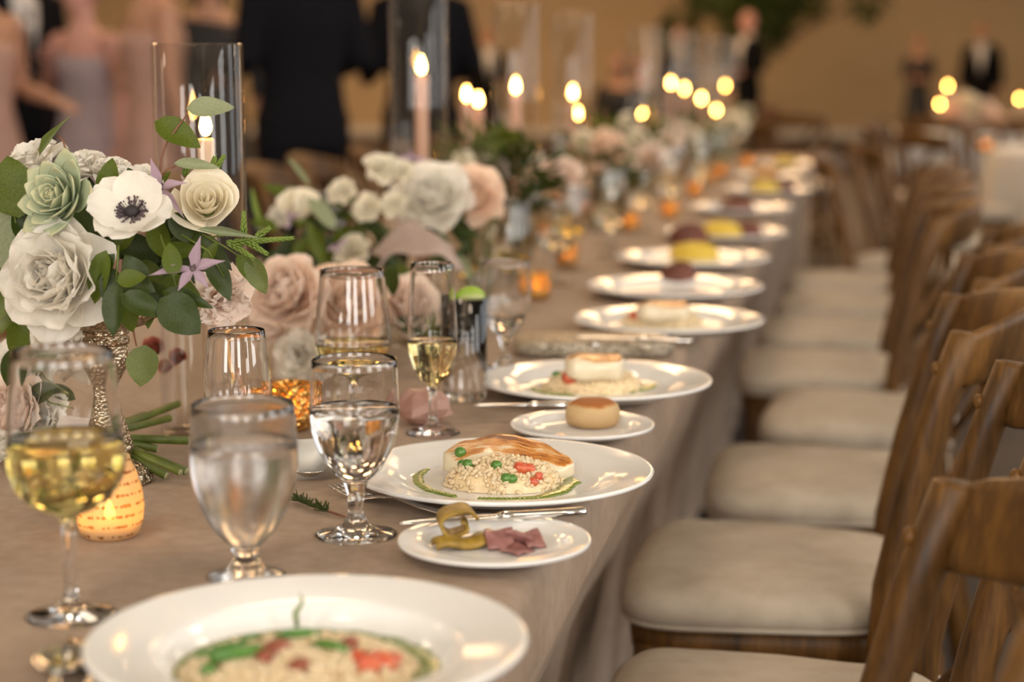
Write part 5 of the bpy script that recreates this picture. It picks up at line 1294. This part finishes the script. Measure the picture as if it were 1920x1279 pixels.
person(stand(290, 7.3), 2.3, 1.72, 'bare-shouldered person with long dark hair in a rose-brown dress, back turned', .010, 'skin', 'hair_dark', 'bun', 'strapless', 'dress_rose', ('down', 'hip'), female=True)
person(stand(395, 8.9), .4, 1.72, 'long-haired person in black standing behind the short glass cylinder', .012, 'skin', 'hair_dark', 'long', 'sleeved', 'dress_black', ('down', 'down'), female=True)
person(stand(566, 7.2), -2.35, 1.84, 'person in a dark suit with white collar standing behind the cream flowers', .010, 'skin', 'hair_brown', 'short', 'suit', 'suit', ('bent', 'bent'), headyaw=-.2)
person(stand(790, 8.7), -2.6, 1.80, 'person in a dark suit behind the tall glass cylinder', .011, 'skin', 'hair_brown', 'short', 'suit', 'suit', ('bent', 'bent'))
person(stand(915, 21), .4, 1.62, 'distant person in black standing against the far wall', .015, 'skin', 'hair_dark', 'short', 'suit', 'suit_black', ('down', 'bent'))
SG = 'seated guests by the far wall'
for x, d, r in ((1158, 17.6, -.3), (1198, 20.2, .3)):
    q = stand(x, d)
    person(q-Vector((0, 0, .40)), r, 1.70, 'distant brown-haired guest in black seated near the far wall', .015, 'skin', 'hair_brown', 'long', 'sleeved', 'dress_black', ('lap', 'lap'), sit=True, female=True, group=SG)
    f = Matrix.Rotation(r, 4, 'Z') @ Vector((0, .16, 0)); put_chair(q.x+f.x, q.y+f.y, r+PI/2, 'wooden chair under a seated guest near the far wall', 'chairs of the seated guests')
person(stand(1402, 20.5), -.9, 1.78, 'distant bald person in a dark suit in front of the indoor tree', .014, 'skin_pink', 'hair_grey', 'bald', 'suit', 'suit_black', ('down', 'bent'))
person(stand(1272, 23.5), .3, 1.68, 'distant person in black beside the crown of the indoor tree', .015, 'skin_pink', 'hair_brown', 'short', 'suit', 'suit_black', ('down', 'down'))
person(stand(1722, 25), .25, 1.60, 'distant person in a short-sleeved black dress with folded arms', .014, 'skin', 'hair_brown', 'short', 'sleeved', 'dress_black', ('front', 'front'), female=True)
person(stand(1840, 24), -.15, 1.76, 'distant person in black dinner jacket with white shirt front', .014, 'skin', 'hair_dark', 'short', 'tux', 'suit_black', ('down', 'down'))

# ------------------------------------------------------------------ other tables, their chairs and flowers
def round_cloth(name, c, R, m, label):
    prof = [(0, TT), (R*.9, TT), (R-.02, TT), (R-.004, TT-.008), (R, TT-.025), (R+.01, TT-.15), (R+.02, TT-.4), (R+.03, .015)]
    b = MB(); n = 180; k = len(prof); vs = []
    for j in range(n):
        a = 2*PI*j/n
        for r, z in prof:
            q = r + (.05*math.sin(15*a)+.02*math.sin(31*a+1))*max(0, (TT-.03-z))/.7; vs.append((q*math.cos(a), q*math.sin(a), z))
    b.add(vs, [(j*k+i, ((j+1) % n)*k+i, ((j+1) % n)*k+i+1, j*k+i+1) for j in range(n) for i in range(k-1)])
    o = obj(name, recalc(b.mesh(name, m)), None, Matrix.Translation(c)); return tag(o, label, 'tablecloth')
rc_ = Vector((1.50, 9.75, 0)); round_cloth('round_tablecloth', rc_, .92, 'pale_cloth', 'pale grey-white cloth on the round table near the windows')
t = thing('round_table', 'round table under the pale grey-white cloth', 'table', rc_); obj('tabletop', MB().lathe([(0, TT-.03), (.88, TT-.03), (.88, TT-.006), (0, TT-.006)], 48).mesh('tabletop', 'dark_wood'), t)
obj('pedestal', MB().lathe([(0, 0), (.3, 0), (.28, .03), (.06, .07), (.05, TT-.03)], 24).mesh('pedestal', 'dark_wood'), t)
votive(PZ(1848, 286, TT), 1.4, 'glowing gold votive near the rim of the round table', None)
OC = 'cross-back wooden chair drawn up to the round table'; OG = 'chairs around the round table'
for a in (PI*.93, PI*1.18, PI*1.42, PI*.68): put_chair(rc_.x+1.40*math.cos(a), rc_.y+1.40*math.sin(a), a, OC, OG)
cloth_table('tablecloth', .12, 2.6, 12.0, 13.1, 'pale_cloth', 'pale cloth on the farther table with candles and pink flowers', lean=.02, step=.06)
t = thing('banquet_table', 'rectangular table under the farther pale cloth', 'table', (1.36, 12.55, 0)); obj('tabletop', MB().box((0, 0, TT-.025), (1.1, .45, .015)).mesh('tabletop', 'dark_wood', False), t)
for x in (-1, 1):
    for y in (-.35, .35): obj('leg', lm, t, Matrix.Translation((x, y, 0)))
FTC = 'cross-back wooden chair at the farther candle-lit table'; FTG = 'chairs at the farther table'
for x in (.35, .95, 1.55, 2.15): put_chair(x, 11.55, -PI/2, FTC, FTG)
for (x, y, d) in ((1777, 166, 12.1), (1762, 200, 12.0), (1912, 190, 12.2)):
    p, z = col(x, y, d); candle(p, z, .016, 'pale taper candle on the farther table beside the pink flowers', 'wax', 'candles on the farther table')
compote(at_depth(1818, 12.2), 'low compote under the flowers of the farther table', None, 1.3, .07)
for k, (x, y, rp, m_) in enumerate(((1785, 212, 22, 'petal_peach'), (1815, 200, 22, 'petal_ivory'), (1848, 215, 24, 'petal_blush'), (1800, 232, 20, 'petal_blush'), (1868, 230, 18, 'petal_peach'), (1830, 232, 20, 'petal_ivory'), (1770, 230, 16, 'petal_peach'))):
    r = rp*12.1/FPX; far_flower('peony', 'pale pink or cream bloom on the farther table', face(x, y-8, 12.1, r, 0, .5, .8), r, m_, 'peony', 'blooms of the farther table', k)
far_leaves(1822, 210, 12.2, 40, 18, 60, 'leaf_mid', 'green leafy bunch on the farther table', None, 70, 120)
# scattered chairs in the aisle
for (x, y, a) in ((-.55, 10.9, PI*1.1), (-.5, 12.1, -PI/2)):
    put_chair(x, y, a, 'cross-back wooden chair standing loose between the tables', 'loose chairs between the tables')

# ------------------------------------------------------------------ indoor tree
tp = W(1418, 20, 27); tb_ = Vector((tp.x, tp.y, 0))
t = thing('indoor_tree', 'leafy green tree in a planter near the far wall', 'tree', tb_)
obj('planter', recalc(MB().lathe([(0, 0), (.28, 0), (.30, .02), (.38, .55), (.40, .56), (.40, .60), (.36, .60), (.34, .52), (0, .50)], 32).mesh('planter', 'terracotta')), t)
obj('trunk', MB().tube([(0, 0, .49), (.02, .01, .9), (-.02, 0, 1.4), (.03, .02, 2.0), (0, 0, 2.6)], [.07, .06, .05, .04, .02], 12).tube([(0, 0, 1.3), (.3, .1, 1.7), (.6, .1, 2.1)], [.035, .03, .015], 8).tube([(0, 0, 1.4), (-.3, -.1, 1.8), (-.55, -.1, 2.2)], [.035, .03, .015], 8).mesh('trunk', 'bark'), t)
b = MB(); rr = random.Random(9); lmv = leaf_of('tree_leaf', 'oval'); LV = [x.co.copy() for x in leaf_mesh('tree_leaf', 1.0, .2, .1, n=2).vertices]
lm2 = MB().grid(lambda u, v: ((2*u-1)*.5*math.sin(PI*(v*.9+.05)), v, .1*abs(2*u-1)), 2, 3); 
cl = [Vector((rr.gauss(0, .55), rr.gauss(0, .5), rr.gauss(0, .38))) for _ in range(26)]
bx_ = max(cl, key=lambda c: c.x); ex_ = Vector((bx_.x*.92, bx_.y, bx_.z+2.16))
obj('branch', MB().tube([(0, 0, 1.35), (ex_.x*.5, ex_.y*.5, 1.8), ex_], [.035, .025, .012], 8).mesh('branch', 'bark'), t)
for k in range(4200):
    c = rr.choice(cl); v = Vector((rr.gauss(0, 1), rr.gauss(0, 1), rr.gauss(0, 1))).normalized()*rr.uniform(.15, .36)
    p = c+v; p.x *= .92
    dr = (v+Vector((0, 0, -.2))).normalized(); L = rr.uniform(.08, .13)
    b.add(lm2.v, lm2.f, 0, frame(p + Vector((0, 0, 2.16)), dr.orthogonal() + Vector((rr.uniform(-.5, .5), rr.uniform(-.5, .5), 0)), dr) @ Matrix.Diagonal((L*.55, L, L, 1)))
obj('foliage', b.mesh('foliage', 'tree_leaf'), t, kind='stuff')
